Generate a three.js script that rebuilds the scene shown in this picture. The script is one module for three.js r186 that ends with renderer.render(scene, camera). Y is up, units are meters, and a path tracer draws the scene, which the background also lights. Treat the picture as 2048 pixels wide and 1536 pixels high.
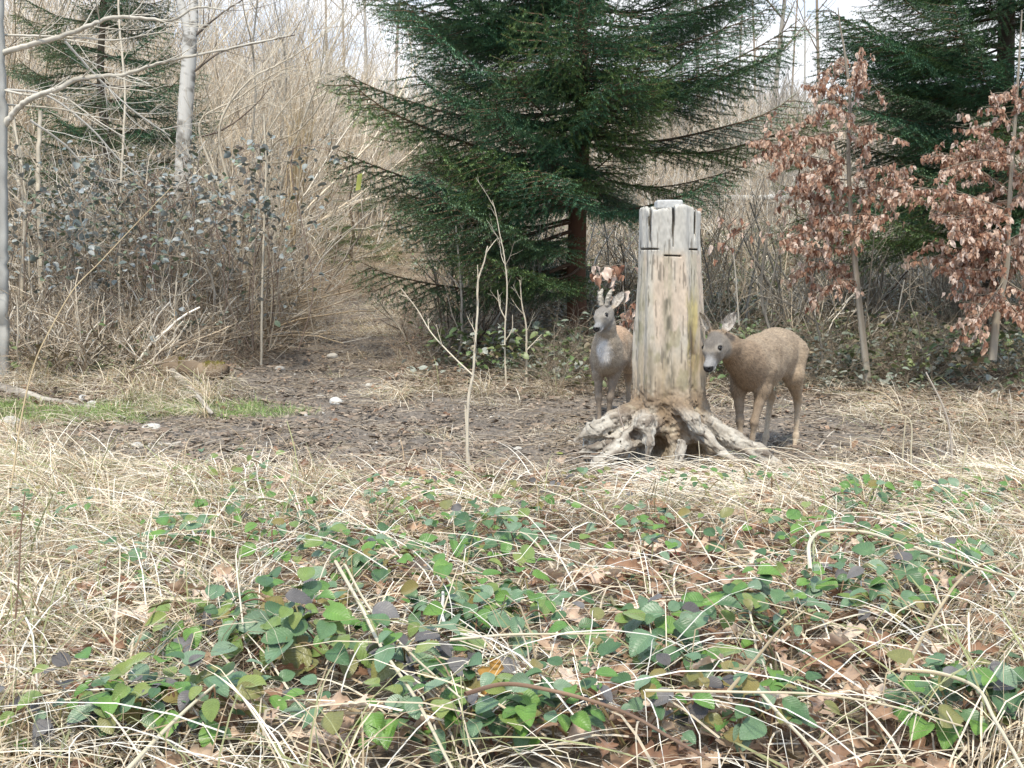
import * as THREE from 'three';
import { mergeGeometries } from 'three/addons/utils/BufferGeometryUtils.js';

// ---------------------------------------------------------------- camera, sky, sun, exposure
const scene = new THREE.Scene();
const FPX = 2300, PITCH = Math.atan(218 / FPX), EYE = 1.0;          // focal length in pixels of the 2048 x 1536 photograph
const camera = new THREE.PerspectiveCamera(2 * Math.atan(768 / FPX) * 180 / Math.PI, 4 / 3, 0.05, 600);
camera.position.set(0, EYE, 0);
camera.rotation.set(-PITCH, 0, 0);
const renderer = new THREE.WebGLRenderer({ antialias: true });
renderer.toneMapping = THREE.LinearToneMapping;
renderer.toneMappingExposure = 1.42;
renderer.shadowMap.enabled = true;
renderer.shadowMap.type = THREE.PCFSoftShadowMap;

const rngOf = (s) => () => { s |= 0; s = s + 0x6D2B79F5 | 0; let t = Math.imul(s ^ s >>> 15, 1 | s); t = t + Math.imul(t ^ t >>> 7, 61 | t) ^ t; return ((t ^ t >>> 14) >>> 0) / 4294967296; };
const hash3 = (x, y, z) => { let h = Math.imul(x, 374761393) ^ Math.imul(y, 668265263) ^ Math.imul(z, 2147483647 - 1640531535); h = Math.imul(h ^ h >>> 13, 1274126177); return ((h ^ h >>> 16) >>> 0) / 4294967296; };
const sm = (t) => t * t * (3 - 2 * t);
function n3(x, y, z) {                                               // value noise, 0..1
  const X = Math.floor(x), Y = Math.floor(y), Z = Math.floor(z), u = sm(x - X), v = sm(y - Y), w = sm(z - Z);
  const L = (a, b, t) => a + (b - a) * t;
  return L(L(L(hash3(X, Y, Z), hash3(X + 1, Y, Z), u), L(hash3(X, Y + 1, Z), hash3(X + 1, Y + 1, Z), u), v),
    L(L(hash3(X, Y, Z + 1), hash3(X + 1, Y, Z + 1), u), L(hash3(X, Y + 1, Z + 1), hash3(X + 1, Y + 1, Z + 1), u), v), w);
}
const fbm = (x, y, z, o = 4) => { let s = 0, a = 0.5, t = 0; for (let i = 0; i < o; i++) { s += a * n3(x, y, z); t += a; a *= 0.5; x = x * 2.03 + 7.1; y = y * 2.03 + 3.7; z = z * 2.03 + 1.3; } return s / t; };
const clamp = (x, a = 0, b = 1) => Math.min(b, Math.max(a, x));
const sstep = (a, b, x) => sm(clamp((x - a) / (b - a)));
const lerp = (a, b, t) => a + (b - a) * t;
const mix3 = (a, b, t) => [lerp(a[0], b[0], t), lerp(a[1], b[1], t), lerp(a[2], b[2], t)];
const V = (x, y, z) => new THREE.Vector3(x, y, z);

{ // bright, thinly overcast winter sky with a few blue gaps
  const w = 512, h = 256, data = new Float32Array(w * h * 4);
  for (let j = 0; j < h; j++) for (let i = 0; i < w; i++) {
    const el = ((j + 0.5) / h - 0.5) * Math.PI, az = (i + 0.5) / w * 2 * Math.PI;
    const x = Math.cos(el) * Math.cos(az), y = Math.sin(el), z = Math.cos(el) * Math.sin(az);
    const c = sstep(0.40, 0.56, fbm(x * 3.4 + 5, y * 6 + 2, z * 3.4 + 9, 5)), wh = 0.72 + 0.35 * fbm(x * 5, y * 9, z * 5 + 4, 4);
    const col = mix3([0.40, 0.66, 1.05], [wh * 0.98, wh, wh * 1.04], c);
    const o = (j * w + i) * 4; data[o] = col[0]; data[o + 1] = col[1]; data[o + 2] = col[2]; data[o + 3] = 1;
  }
  const t = new THREE.DataTexture(data, w, h, THREE.RGBAFormat, THREE.FloatType);
  t.mapping = THREE.EquirectangularReflectionMapping; t.magFilter = THREE.LinearFilter; t.minFilter = THREE.LinearFilter; t.needsUpdate = true;
  scene.background = t; scene.environment = t;
}
const sun = new THREE.DirectionalLight(new THREE.Color(1.0, 0.93, 0.80), 3.0);
sun.position.set(-0.8, 14, -1.0); sun.target.position.set(0, 0, -9);
sun.castShadow = true; sun.shadow.mapSize.set(2048, 2048); sun.shadow.radius = 12;
Object.assign(sun.shadow.camera, { left: -30, right: 30, top: 30, bottom: -30, near: 0.1, far: 120 });
scene.add(sun, sun.target);

// ---------------------------------------------------------------- helpers
const FWD = V(0, -Math.sin(PITCH), -Math.cos(PITCH)), UPV = V(0, Math.cos(PITCH), -Math.sin(PITCH));
// the point that lies d metres in front of the camera plane z = 0 and shows at (px, py) of the photograph
function P(px, py, d) {
  const v = FWD.clone().addScaledVector(V(1, 0, 0), (px - 1024) / FPX).addScaledVector(UPV, (768 - py) / FPX);
  return v.multiplyScalar(d / -v.z).add(V(0, EYE, 0));
}
const RISE = [[-6, 0], [7.4, 0], [9, 0.05], [12, 0.2], [16, 0.58], [20, 1.15], [25, 2.05], [40, 5.0], [60, 8.8], [90, 13.4], [150, 16], [260, 17]];
function rise(d) {
  let i = 0; while (i < RISE.length - 2 && d > RISE[i + 1][0]) i++;
  const [a, b] = [RISE[i], RISE[i + 1]];
  return lerp(a[1], b[1], clamp((d - a[0]) / (b[0] - a[0])));
}
const pathX = (d) => lerp(-1.75, -1.95, sstep(9, 20, d));
const bump2 = (x, z, cx, cz, r) => Math.exp(-((x - cx) ** 2 + (z - cz) ** 2) / (r * r));
function H(x, z) {
  const d = -z;
  let y = (rise(d - 0.7) + rise(d) + rise(d + 0.7)) / 3;
  y += (fbm(x * 0.7 + 3, 1.5, z * 0.7, 3) - 0.5) * 0.09 * sstep(1.2, 3, d) + (fbm(x * 3.1, 4.5, z * 3.1, 3) - 0.5) * 0.05;
  y += (fbm(x * 14, 9.5, z * 14, 3) - 0.5) * 0.03;
  y -= 0.03 * bump2(x, z, 1.45, -6.6, 0.6);
  y += 0.16 * bump2(x, z, -2.7, -9.6, 0.7) + 0.10 * bump2(x, z, -4.0, -8.9, 0.8);
  y -= 0.06 * bump2((x - pathX(d)) * 1.6, 0, 0, 0, 0.8) * sstep(8, 10, d);
  y += 0.05 * sstep(5.9, 5.0, d) * sstep(1, 3, d);
  y += (fbm(x * 0.2, 2.2, z * 0.2, 3) - 0.5) * 2.2 * sstep(18, 40, d);
  return y;
}
// the ground point in column px at distance d
function G(px, d) {
  let x = (px - 1024) / FPX * d, y = 0;
  for (let i = 0; i < 3; i++) { y = H(x, -d); x = (px - 1024) / FPX * ((y - EYE) * -Math.sin(PITCH) + d * Math.cos(PITCH)); }
  return V(x, H(x, -d), -d);
}
const used = {};
function numbered(n) { if (!(n in used)) { used[n] = 0; return n; } used[n]++; return n + '_' + String(used[n]).padStart(3, '0'); }
function tag(o, label, category, group, kind) {
  o.userData.label = label; o.userData.category = category;
  if (group) o.userData.group = group;
  if (kind) o.userData.kind = kind;
  return o;
}
function thing(name, label, category, pos = V(0, 0, 0), turn = 0, group) {
  const o = new THREE.Group(); o.name = numbered(name); o.position.copy(pos); o.rotation.y = turn; scene.add(o);
  return tag(o, label, category, group);
}
function mesh(name, geo, mat, parent) {
  const m = new THREE.Mesh(geo, mat); m.name = parent && parent !== scene ? name : numbered(name); m.castShadow = m.receiveShadow = true;
  (parent || scene).add(m); return m;
}
function stuff(name, label, category, geo, mat, list, parent) {      // list of [matrix, colour]
  const m = new THREE.InstancedMesh(geo, mat, list.length); m.name = parent ? name : numbered(name); m.castShadow = m.receiveShadow = true;
  list.forEach(([M, c], i) => { m.setMatrixAt(i, M); m.setColorAt(i, c); });
  (parent || scene).add(m);
  if (parent) m.userData.kind = 'stuff'; else tag(m, label, category, null, 'stuff');
  return m;
}
const TMP = { e: new THREE.Euler(), q: new THREE.Quaternion(), q2: new THREE.Quaternion(), s: V(1, 1, 1) };
function mat4(p, rx, ry, rz, sx, sy = sx, sz = sx) { TMP.e.set(rx, ry, rz, 'YXZ'); TMP.q.setFromEuler(TMP.e); TMP.s.set(sx, sy, sz); return new THREE.Matrix4().compose(p, TMP.q, TMP.s); }
const col = (a, k = 1) => new THREE.Color(a[0] * k, a[1] * k, a[2] * k);

class MB {                                                            // collects coloured triangles
  constructor() { this.p = []; this.c = []; this.i = []; this.n = []; this.uv = []; }
  v(x, y, z, c, nx, ny, nz) { this.p.push(x, y, z); this.c.push(c[0], c[1], c[2]); if (nx !== undefined) this.n.push(nx, ny, nz); return this.p.length / 3 - 1; }
  t(a, b, c) { this.i.push(a, b, c); }
  get size() { return this.i.length / 3; }
  geo(smooth = true) {
    const g = new THREE.BufferGeometry();
    g.setAttribute('position', new THREE.Float32BufferAttribute(this.p, 3));
    g.setAttribute('color', new THREE.Float32BufferAttribute(this.c, 3));
    if (this.uv.length) g.setAttribute('uv', new THREE.Float32BufferAttribute(this.uv, 2));
    g.setIndex(this.i);
    if (this.n.length === this.p.length) g.setAttribute('normal', new THREE.Float32BufferAttribute(this.n, 3));
    else if (smooth) g.computeVertexNormals();
    return g;
  }
}
// a tapering tube along points, its far end drawn to a tip
function tube(mb, pts, rad, sides, colour, tip = true) {
  const n = pts.length; let N = null, prev = -1;
  const T = V(0, 0, 0), B = V(0, 0, 0), A = V(0, 0, 0);
  for (let k = 0; k < n; k++) {
    T.copy(pts[Math.min(n - 1, k + 1)]).sub(pts[Math.max(0, k - 1)]).normalize();
    if (!N) { N = Math.abs(T.y) < 0.9 ? V(0, 1, 0) : V(1, 0, 0); }
    N.addScaledVector(T, -N.dot(T)).normalize(); B.crossVectors(T, N);
    const r = typeof rad === 'function' ? rad(k / (n - 1)) : lerp(rad[0], rad[1], k / (n - 1)), s0 = mb.p.length / 3;
    for (let s = 0; s < sides; s++) {
      const a = s / sides * 2 * Math.PI; A.copy(N).multiplyScalar(Math.cos(a)).addScaledVector(B, Math.sin(a));
      const c = typeof colour === 'function' ? colour(k / (n - 1), a, pts[k]) : colour;
      mb.v(pts[k].x + A.x * r, pts[k].y + A.y * r, pts[k].z + A.z * r, c, A.x, A.y, A.z);
    }
    if (prev >= 0) for (let s = 0; s < sides; s++) { const q = (s + 1) % sides; mb.t(prev + s, prev + q, s0 + s); mb.t(prev + q, s0 + q, s0 + s); }
    prev = s0;
  }
  if (tip) {
    const c = typeof colour === 'function' ? colour(1, 0, pts[n - 1]) : colour, e = mb.v(pts[n - 1].x + T.x * 0.002, pts[n - 1].y + T.y * 0.002, pts[n - 1].z + T.z * 0.002, c, T.x, T.y, T.z);
    for (let s = 0; s < sides; s++) mb.t(prev + s, prev + (s + 1) % sides, e);
  }
}
const curve = (pts, n) => new THREE.CatmullRomCurve3(pts, false, 'centripetal').getPoints(n);
// a stem drawn through pixels of the photograph, at distances d0 .. d1
function traced(px, d0, d1, n = 24, jitter = 0, R = null) {
  const pts = px.map(([x, y, d], k) => P(x, y, d ?? lerp(d0, d1, k / (px.length - 1))));
  const c = curve(pts, n);
  if (jitter && R) c.forEach((p, k) => { if (k) p.add(V((R() - 0.5) * jitter, (R() - 0.5) * jitter, (R() - 0.5) * jitter)); });
  return c;
}
const std = (o) => new THREE.MeshStandardMaterial({ color: 0xffffff, vertexColors: true, roughness: 0.9, metalness: 0, side: THREE.DoubleSide, ...o });
function grain(size, f) {                                             // a grey texture computed from noise
  const d = new Uint8Array(size * size * 4);
  for (let j = 0; j < size; j++) for (let i = 0; i < size; i++) { const v = clamp(f(i / size, j / size)) * 255, o = (j * size + i) * 4; d[o] = d[o + 1] = d[o + 2] = v; d[o + 3] = 255; }
  const t = new THREE.DataTexture(d, size, size); t.wrapS = t.wrapT = THREE.RepeatWrapping; t.magFilter = THREE.LinearFilter; t.needsUpdate = true; return t;
}
const MAT = {
  bark: std({ roughness: 0.95 }), twig: std({ roughness: 0.9 }), needle: std({ roughness: 0.6 }),
  straw: new THREE.MeshPhysicalMaterial({ color: 0xffffff, vertexColors: true, roughness: 1, transmission: 0.2, thickness: 0, side: THREE.DoubleSide }),
  dryleaf: new THREE.MeshPhysicalMaterial({ color: 0xffffff, vertexColors: true, roughness: 1, transmission: 0.3, thickness: 0, side: THREE.DoubleSide }),
  litter: std({ roughness: 0.95 }), wood: std({ roughness: 0.9 }), fur: std({ roughness: 0.85 }), stone: std({ roughness: 0.85 }),
};

// ---------------------------------------------------------------- surfaces of smooth bodies: naive surface nets on a sparse grid
function surfaceNets(f, lo, hi, cell, colourAt) {
  const nx = Math.ceil((hi[0] - lo[0]) / cell) + 1, ny = Math.ceil((hi[1] - lo[1]) / cell) + 1, nz = Math.ceil((hi[2] - lo[2]) / cell) + 1;
  const F = new Float32Array(nx * ny * nz).fill(1), B = 8, half = B * cell * 0.866 * 1.4 + 0.012;
  const at = (i, j, k) => i + nx * (j + ny * k);
  for (let k0 = 0; k0 < nz; k0 += B) for (let j0 = 0; j0 < ny; j0 += B) for (let i0 = 0; i0 < nx; i0 += B) {
    const c = f(lo[0] + (i0 + B / 2) * cell, lo[1] + (j0 + B / 2) * cell, lo[2] + (k0 + B / 2) * cell), near = Math.abs(c) < half;
    for (let k = k0; k < Math.min(nz, k0 + B); k++) for (let j = j0; j < Math.min(ny, j0 + B); j++) for (let i = i0; i < Math.min(nx, i0 + B); i++)
      F[at(i, j, k)] = near ? f(lo[0] + i * cell, lo[1] + j * cell, lo[2] + k * cell) : c;
  }
  const id = new Int32Array(nx * ny * nz).fill(-1), mb = new MB(), e = cell * 0.6;
  const corner = [[0, 0, 0], [1, 0, 0], [0, 1, 0], [1, 1, 0], [0, 0, 1], [1, 0, 1], [0, 1, 1], [1, 1, 1]];
  const edge = [[0, 1], [2, 3], [4, 5], [6, 7], [0, 2], [1, 3], [4, 6], [5, 7], [0, 4], [1, 5], [2, 6], [3, 7]];
  for (let k = 0; k < nz - 1; k++) for (let j = 0; j < ny - 1; j++) for (let i = 0; i < nx - 1; i++) {
    const b = at(i, j, k), v = corner.map(([a, c, d]) => F[b + a + nx * (c + ny * d)]); let m = 0;
    for (let q = 0; q < 8; q++) if (v[q] < 0) m |= 1 << q;
    if (m === 0 || m === 255) continue;
    let x = 0, y = 0, z = 0, n = 0;
    for (const [p, q] of edge) if ((v[p] < 0) !== (v[q] < 0)) {
      const t = v[p] / (v[p] - v[q]), a = corner[p], c = corner[q];
      x += a[0] + (c[0] - a[0]) * t; y += a[1] + (c[1] - a[1]) * t; z += a[2] + (c[2] - a[2]) * t; n++;
    }
    x = lo[0] + (i + x / n) * cell; y = lo[1] + (j + y / n) * cell; z = lo[2] + (k + z / n) * cell;
    let gx = f(x + e, y, z) - f(x - e, y, z), gy = f(x, y + e, z) - f(x, y - e, z), gz = f(x, y, z + e) - f(x, y, z - e);
    const l = Math.hypot(gx, gy, gz) || 1; gx /= l; gy /= l; gz /= l;
    id[b] = mb.v(x, y, z, colourAt(x, y, z, gx, gy, gz), gx, gy, gz);
  }
  const quad = (a, b, c, d, flip) => { if (a < 0 || b < 0 || c < 0 || d < 0) return; if (flip) { mb.t(a, c, b); mb.t(b, c, d); } else { mb.t(a, b, c); mb.t(b, d, c); } };
  for (let k = 1; k < nz - 1; k++) for (let j = 1; j < ny - 1; j++) for (let i = 1; i < nx - 1; i++) {
    const b = at(i, j, k), s = F[b] < 0;
    if (s !== F[b + 1] < 0) quad(id[b - nx - nx * ny], id[b - nx * ny], id[b - nx], id[b], !s);
    if (s !== F[b + nx] < 0) quad(id[b - 1 - nx * ny], id[b - 1], id[b - nx * ny], id[b], !s);
    if (s !== F[b + nx * ny] < 0) quad(id[b - 1 - nx], id[b - nx], id[b - 1], id[b], !s);
  }
  return mb;
}
const smin = (a, b, k) => { const h = Math.max(k - Math.abs(a - b), 0) / k; return Math.min(a, b) - h * h * k * 0.25; };
const smax = (a, b, k) => -smin(-a, -b, k);
// distance to a tapered capsule; sz flattens it sideways
function cone(x, y, z, p) {
  const { a, b, ra, rb, sz } = p, bx = b[0] - a[0], by = b[1] - a[1], bz = (b[2] - a[2]) * sz, qx = x - a[0], qy = y - a[1], qz = (z - a[2]) * sz;
  const t = clamp((qx * bx + qy * by + qz * bz) / (bx * bx + by * by + bz * bz + 1e-9)), dx = qx - bx * t, dy = qy - by * t, dz = qz - bz * t;
  return (Math.sqrt(dx * dx + dy * dy + dz * dz) - lerp(ra, rb, t)) / Math.sqrt(sz);
}
// ---------------------------------------------------------------- the stump with its salt lick
const STUMP = P(1338, 905, 6.2).setY(0);
{
  const root = thing('tree_stump', 'tall pale weathered tree stump with spreading roots between the two deer', 'tree stump', STUMP);
  const L = (px, py, d) => { const p = P(px, py, d).sub(STUMP); return [p.x, p.y, p.z]; };
  const R = (pts, rs, k = 0.05, sz = 1) => pts.slice(1).map((b, i) => ({ a: pts[i], b, ra: rs[i], rb: rs[i + 1], k, sz }));
  const roots = [
    ...R([L(1290, 815, 6.2), L(1232, 842, 6.05), L(1190, 858, 5.95), L(1150, 880, 5.92)], [0.075, 0.050, 0.040, 0.010], 0.04),
    ...R([L(1225, 850, 6.1), L(1180, 880, 5.98), L(1166, 892, 5.95)], [0.055, 0.034, 0.008], 0.03),
    ...R([L(1262, 862, 6.05), L(1205, 892, 5.92), L(1160, 905, 5.88)], [0.06, 0.028, 0.008], 0.02),
    ...R([L(1300, 850, 6.05), L(1240, 897, 5.85), L(1195, 928, 5.78)], [0.075, 0.044, 0.040], 0.03),
    ...R([L(1290, 838, 6.1), L(1289, 858, 5.90), L(1300, 890, 5.83), L(1294, 925, 5.8)], [0.07, 0.048, 0.026, 0.008], 0.025),
    ...R([L(1375, 800, 6.2), L(1412, 845, 6.1), L(1462, 878, 6.03), L(1515, 906, 5.98), L(1556, 928, 5.95)], [0.07, 0.050, 0.044, 0.042, 0.022], 0.04),
    ...R([L(1412, 885, 6.14), L(1462, 908, 6.07), L(1520, 930, 6.0), L(1552, 938, 5.97)], [0.07, 0.05, 0.04, 0.02], 0.05),
    ...R([L(1355, 805, 6.05), L(1385, 838, 5.92), L(1398, 862, 5.88)], [0.045, 0.036, 0.022], 0.03),
    ...R([L(1400, 868, 5.98), L(1440, 903, 5.9), L(1470, 920, 5.86)], [0.05, 0.022, 0.014], 0.025),
    ...R([L(1365, 890, 5.85), L(1358, 910, 5.78), L(1348, 938, 5.76)], [0.026, 0.026, 0.022], 0.012),
    ...R([L(1340, 830, 6.3), [-0.1, 0.12, -0.4], [-0.2, 0.02, -0.62]], [0.09, 0.06, 0.03], 0.05),
    ...R([L(1340, 830, 6.3), [0.2, 0.12, -0.35], [0.3, 0.0, -0.55]], [0.09, 0.06, 0.03], 0.05),
  ];
  for (const p of roots) { const d = [0, 1, 2].map((q) => p.b[q] - p.a[q]), l = Math.hypot(...d); p.u = d.map((q) => q / l); }
  // coordinates that run along the nearest root, for its grain
  const grainAt = (x, y, z) => {
    let best = 1e9, q = roots[0]; for (const p of roots) { const d = cone(x, y, z, p); if (d < best) { best = d; q = p; } }
    const t = (x - q.a[0]) * q.u[0] + (y - q.a[1]) * q.u[1] + (z - q.a[2]) * q.u[2];
    return [t * 7 + q.ra * 90, (x - t * q.u[0]) * 46, (y - t * q.u[1]) * 46 + (z - t * q.u[2]) * 30];
  };
  const holes = [                                                     // [centre, radii, softness]
    [L(1322, 905, 5.90), [0.06, 0.085, 0.26], 0.02], [L(1395, 914, 5.90), [0.09, 0.060, 0.28], 0.02],
    [L(1275, 876, 5.82), [0.046, 0.040, 0.11], 0.012], [L(1396, 778, 6.04), [0.038, 0.06, 0.05], 0.02], [L(1384, 712, 6.02), [0.016, 0.045, 0.03], 0.015],
    [L(1220, 905, 5.86), [0.09, 0.012, 0.06], 0.01], [L(1200, 882, 5.88), [0.09, 0.008, 0.06], 0.008],
  ];
  const topY = (ang) => 1.345 + 0.018 * n3(Math.cos(ang) * 3 + 5, Math.sin(ang) * 3, 2) - 0.012 * Math.sin(ang * 3 + 1);
  const X = (px) => L(px, 460, 6.04)[0];
  const slots = [[X(1304), 0.0045, 1.165], [X(1347.5), 0.006, 1.165], [X(1393), 0.003, 1.15]];
  const cuts = [[X(1286), X(1320), L(1300, 497, 6.04)[1]], [X(1330), X(1364), L(1345, 511, 6.04)[1]], [X(1380), X(1402), L(1390, 498, 6.04)[1]]];
  const radius = (y, ang) => {
    const w = 0.154 + 0.027 * sstep(1.25, 0.45, y) + 0.075 * Math.pow(clamp((0.42 - y) / 0.42), 1.6);
    const g = 0.55 + 0.45 * sstep(1.2, 0.4, y);
    return w + g * (0.014 * Math.sin(ang * 6 + 0.2 + y * 0.35) + 0.009 * Math.sin(ang * 11 + 2.1 - y * 0.6) + 0.006 * Math.sin(ang * 3 + 0.4));
  };
  const shape = (x, y, z) => {
    const cx = -0.012 * y, r = Math.hypot(x - cx, z * 1.05), ang = Math.atan2(z, x - cx);
    let d = (r - radius(clamp(y, 0, 1.4), ang)) * 0.9;
    d = smax(d, y - topY(ang), 0.02);
    d = smax(d, -(y + 0.02), 0.02);
    if (y < 0.6) for (const p of roots) d = smin(d, cone(x, y, z, p), p.k);
    if (d > 0.06) return d;
    const streak = fbm(x * 26, y * 3.2, z * 26, 3) - 0.5, rough = sstep(0.5, 0.28, y) * sstep(0.02, 0.16, y);
    const low = sstep(0.42, 0.3, y), gr = low > 0 ? grainAt(x, y, z) : [0, 0, 0];
    d += streak * 0.014 * (1 - low) + (low > 0 ? low * (fbm(...gr, 3) - 0.5) * 0.030 : 0) + (fbm(x * 30, y * 30, z * 30, 3) - 0.5) * 0.034 * rough + (n3(x * 90, y * 9, z * 90) - 0.5) * 0.005;
    for (const [c, rr, k] of holes) {
      const qx = (x - c[0]) / rr[0], qy = (y - c[1]) / rr[1], qz = (z - c[2]) / rr[2], q = Math.hypot(qx, qy, qz);
      d = smax(d, -(q - 1) * Math.min(...rr) + (fbm(x * 40, y * 40, z * 40, 2) - 0.5) * 0.02, k);
    }
    if (z > 0 && y > 0.95) {
      for (const [sx, w, y0] of slots) if (y > y0 - 0.03) { const wob = 0.006 * (n3(y * 14, sx * 40, 1) - 0.5), ww = w * sstep(y0 - 0.02, y0 + 0.12, y) + 0.0012; d = Math.max(d, Math.min(Math.max(-(Math.abs(x - sx - wob) - ww), -(r - 0.05) * 0 - 1), y - y0 + 0.02)); }
      for (const [x0, x1, cy] of cuts) { const q = Math.max(Math.abs(y - cy - (x - x0) * -0.03) - 0.0042, x0 - x, x - x1, radius(y, ang) - 0.075 - r); d = Math.max(d, -q); }
    }
    return d;
  };
  const colourAt = (x, y, z, nx, ny, nz) => {
    const ang = Math.atan2(z, x + 0.012 * y), fine = n3(x * 140, y * 60, z * 140), st = fbm(x * 70 + 7, y * 9, z * 70, 4), blot = fbm(x * 9 + 3, y * 6, z * 9, 4), front = sstep(-0.02, 0.06, z);
    const groove = sstep(0.25, 0.9, -Math.sin(ang * 6 + 0.2 + y * 0.35));
    let c = mix3([0.40, 0.375, 0.33], [0.57, 0.545, 0.49], 0.5 * st + 0.5 * blot);                        // weathered grey wood
    const peeled = sstep(1.15, 1.08, y + 0.03 * (blot - 0.5));
    c = mix3(c, mix3([0.46, 0.40, 0.31], [0.58, 0.52, 0.42], blot), 0.75 * peeled);
    c = mix3(c, [0.57, 0.43, 0.32], 0.55 * peeled * sstep(0.42, 0.58, fbm(x * 13, y * 2.2, z * 13 + 4, 3)) * sstep(0.45, 0.7, y));
    c = mix3(c, [0.33, 0.30, 0.21], 0.55 * groove * peeled * sstep(0.3, 0.55, st));
    c = mix3(c, [0.50, 0.41, 0.17], 0.8 * front * sstep(0.38, 0.56, fbm(x * 50, y * 9, z * 50 + 3, 3)) * sstep(0.045, 0.075, x) * sstep(0.145, 0.12, x) * sstep(0.98, 0.82, y + 0.2 * (st - 0.5)) * sstep(0.44, 0.58, y) * sstep(0.32, 0.55, st + 0.12));
    c = mix3(c, [0.43, 0.31, 0.18], 0.65 * sstep(0.66, 0.48, y + 0.2 * (blot - 0.5)) * (0.35 + 0.65 * st));
    const dk = Math.exp(-(((x + 0.035 + 0.05 * (y - 0.75) + 0.03 * (blot - 0.5)) / 0.022) ** 2)) * sstep(0.98, 0.85, y) * sstep(0.34, 0.5, y) + 0.7 * Math.exp(-(((x + 0.125) / 0.014) ** 2)) * sstep(0.75, 0.6, y);
    c = mix3(c, [0.14, 0.125, 0.09], clamp(0.95 * dk * front * sstep(0.33, 0.5, fbm(x * 40, y * 12, z * 40, 3))));
    c = mix3(c, [0.15, 0.10, 0.06], 0.85 * front * Math.exp(-(((x - 0.098 - 0.12 * (0.62 - y)) / 0.020) ** 2)) * sstep(0.78, 0.66, y) * sstep(0.44, 0.5, y) * sstep(0.36, 0.5, blot));
    c = mix3(c, [0.13, 0.11, 0.085], 0.7 * sstep(0.62, 0.68, fbm(x * 90 + 3, y * 7, z * 90, 3)) * sstep(0.3, 0.4, y));
    c = mix3(c, [0.22, 0.205, 0.10], 0.45 * sstep(0.55, 0.66, fbm(x * 18 + 2, y * 9, z * 18, 4)) * sstep(1.0, 0.75, y) * sstep(0.05, 0.2, y));
    const rr = Math.hypot(x, z), rot = sstep(0.46, 0.34, y + 0.10 * (blot - 0.5)) * sstep(0.04, 0.16, y) * sstep(0.44, 0.30, rr) * sstep(0.26, 0.46, fbm(x * 18, y * 18, z * 18, 3) + 0.06);
    c = mix3(c, mix3([0.13, 0.085, 0.05], [0.27, 0.19, 0.12], st), 0.9 * rot);
    const rootg = sstep(0.17, 0.27, rr) * sstep(0.34, 0.24, y);
    if (rootg > 0) { const g = fbm(...grainAt(x, y, z), 4); c = mix3(c, mix3(mix3([0.15, 0.12, 0.095], [0.36, 0.32, 0.265], sstep(0.3, 0.5, g)), [0.52, 0.48, 0.41], sstep(0.46, 0.68, g)), 0.92 * rootg); }
    const k = 0.82 + 0.36 * fine; return [c[0] * k, c[1] * k, c[2] * k];
  };
  const mb = surfaceNets(shape, [-0.62, -0.07, -0.72], [0.72, 1.40, 0.55], 0.0064, colourAt);
  mesh('trunk', mb.geo(), MAT.wood, root);

  const lick = thing('salt_lick', 'grey block of salt lick lying on top of the stump', 'salt lick', STUMP.clone().add(V(X(1343), 1.352, 0.035)));
  const f = (x, y, z) => {
    const qx = Math.abs(x) - 0.058, qy = Math.abs(y - 0.018) - 0.0125, qz = Math.abs(z) - 0.05;
    let d = Math.hypot(Math.max(qx, 0), Math.max(qy, 0), Math.max(qz, 0)) + Math.min(Math.max(qx, qy, qz), 0) - 0.011 + (fbm(x * 40, y * 40, z * 40, 3) - 0.5) * 0.006;
    return smax(d, -(Math.hypot(x * 0.5, (y - 0.045) * 1.4, z) - 0.016), 0.01);
  };
  mesh('block', surfaceNets(f, [-0.08, -0.02, -0.08], [0.08, 0.06, 0.08], 0.003, (x, y, z) => { const k = 0.40 + 0.16 * fbm(x * 60, y * 60, z * 60, 3); return [k, k * 0.985, k * 0.94]; }).geo(), MAT.stone, lick);
}

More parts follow.
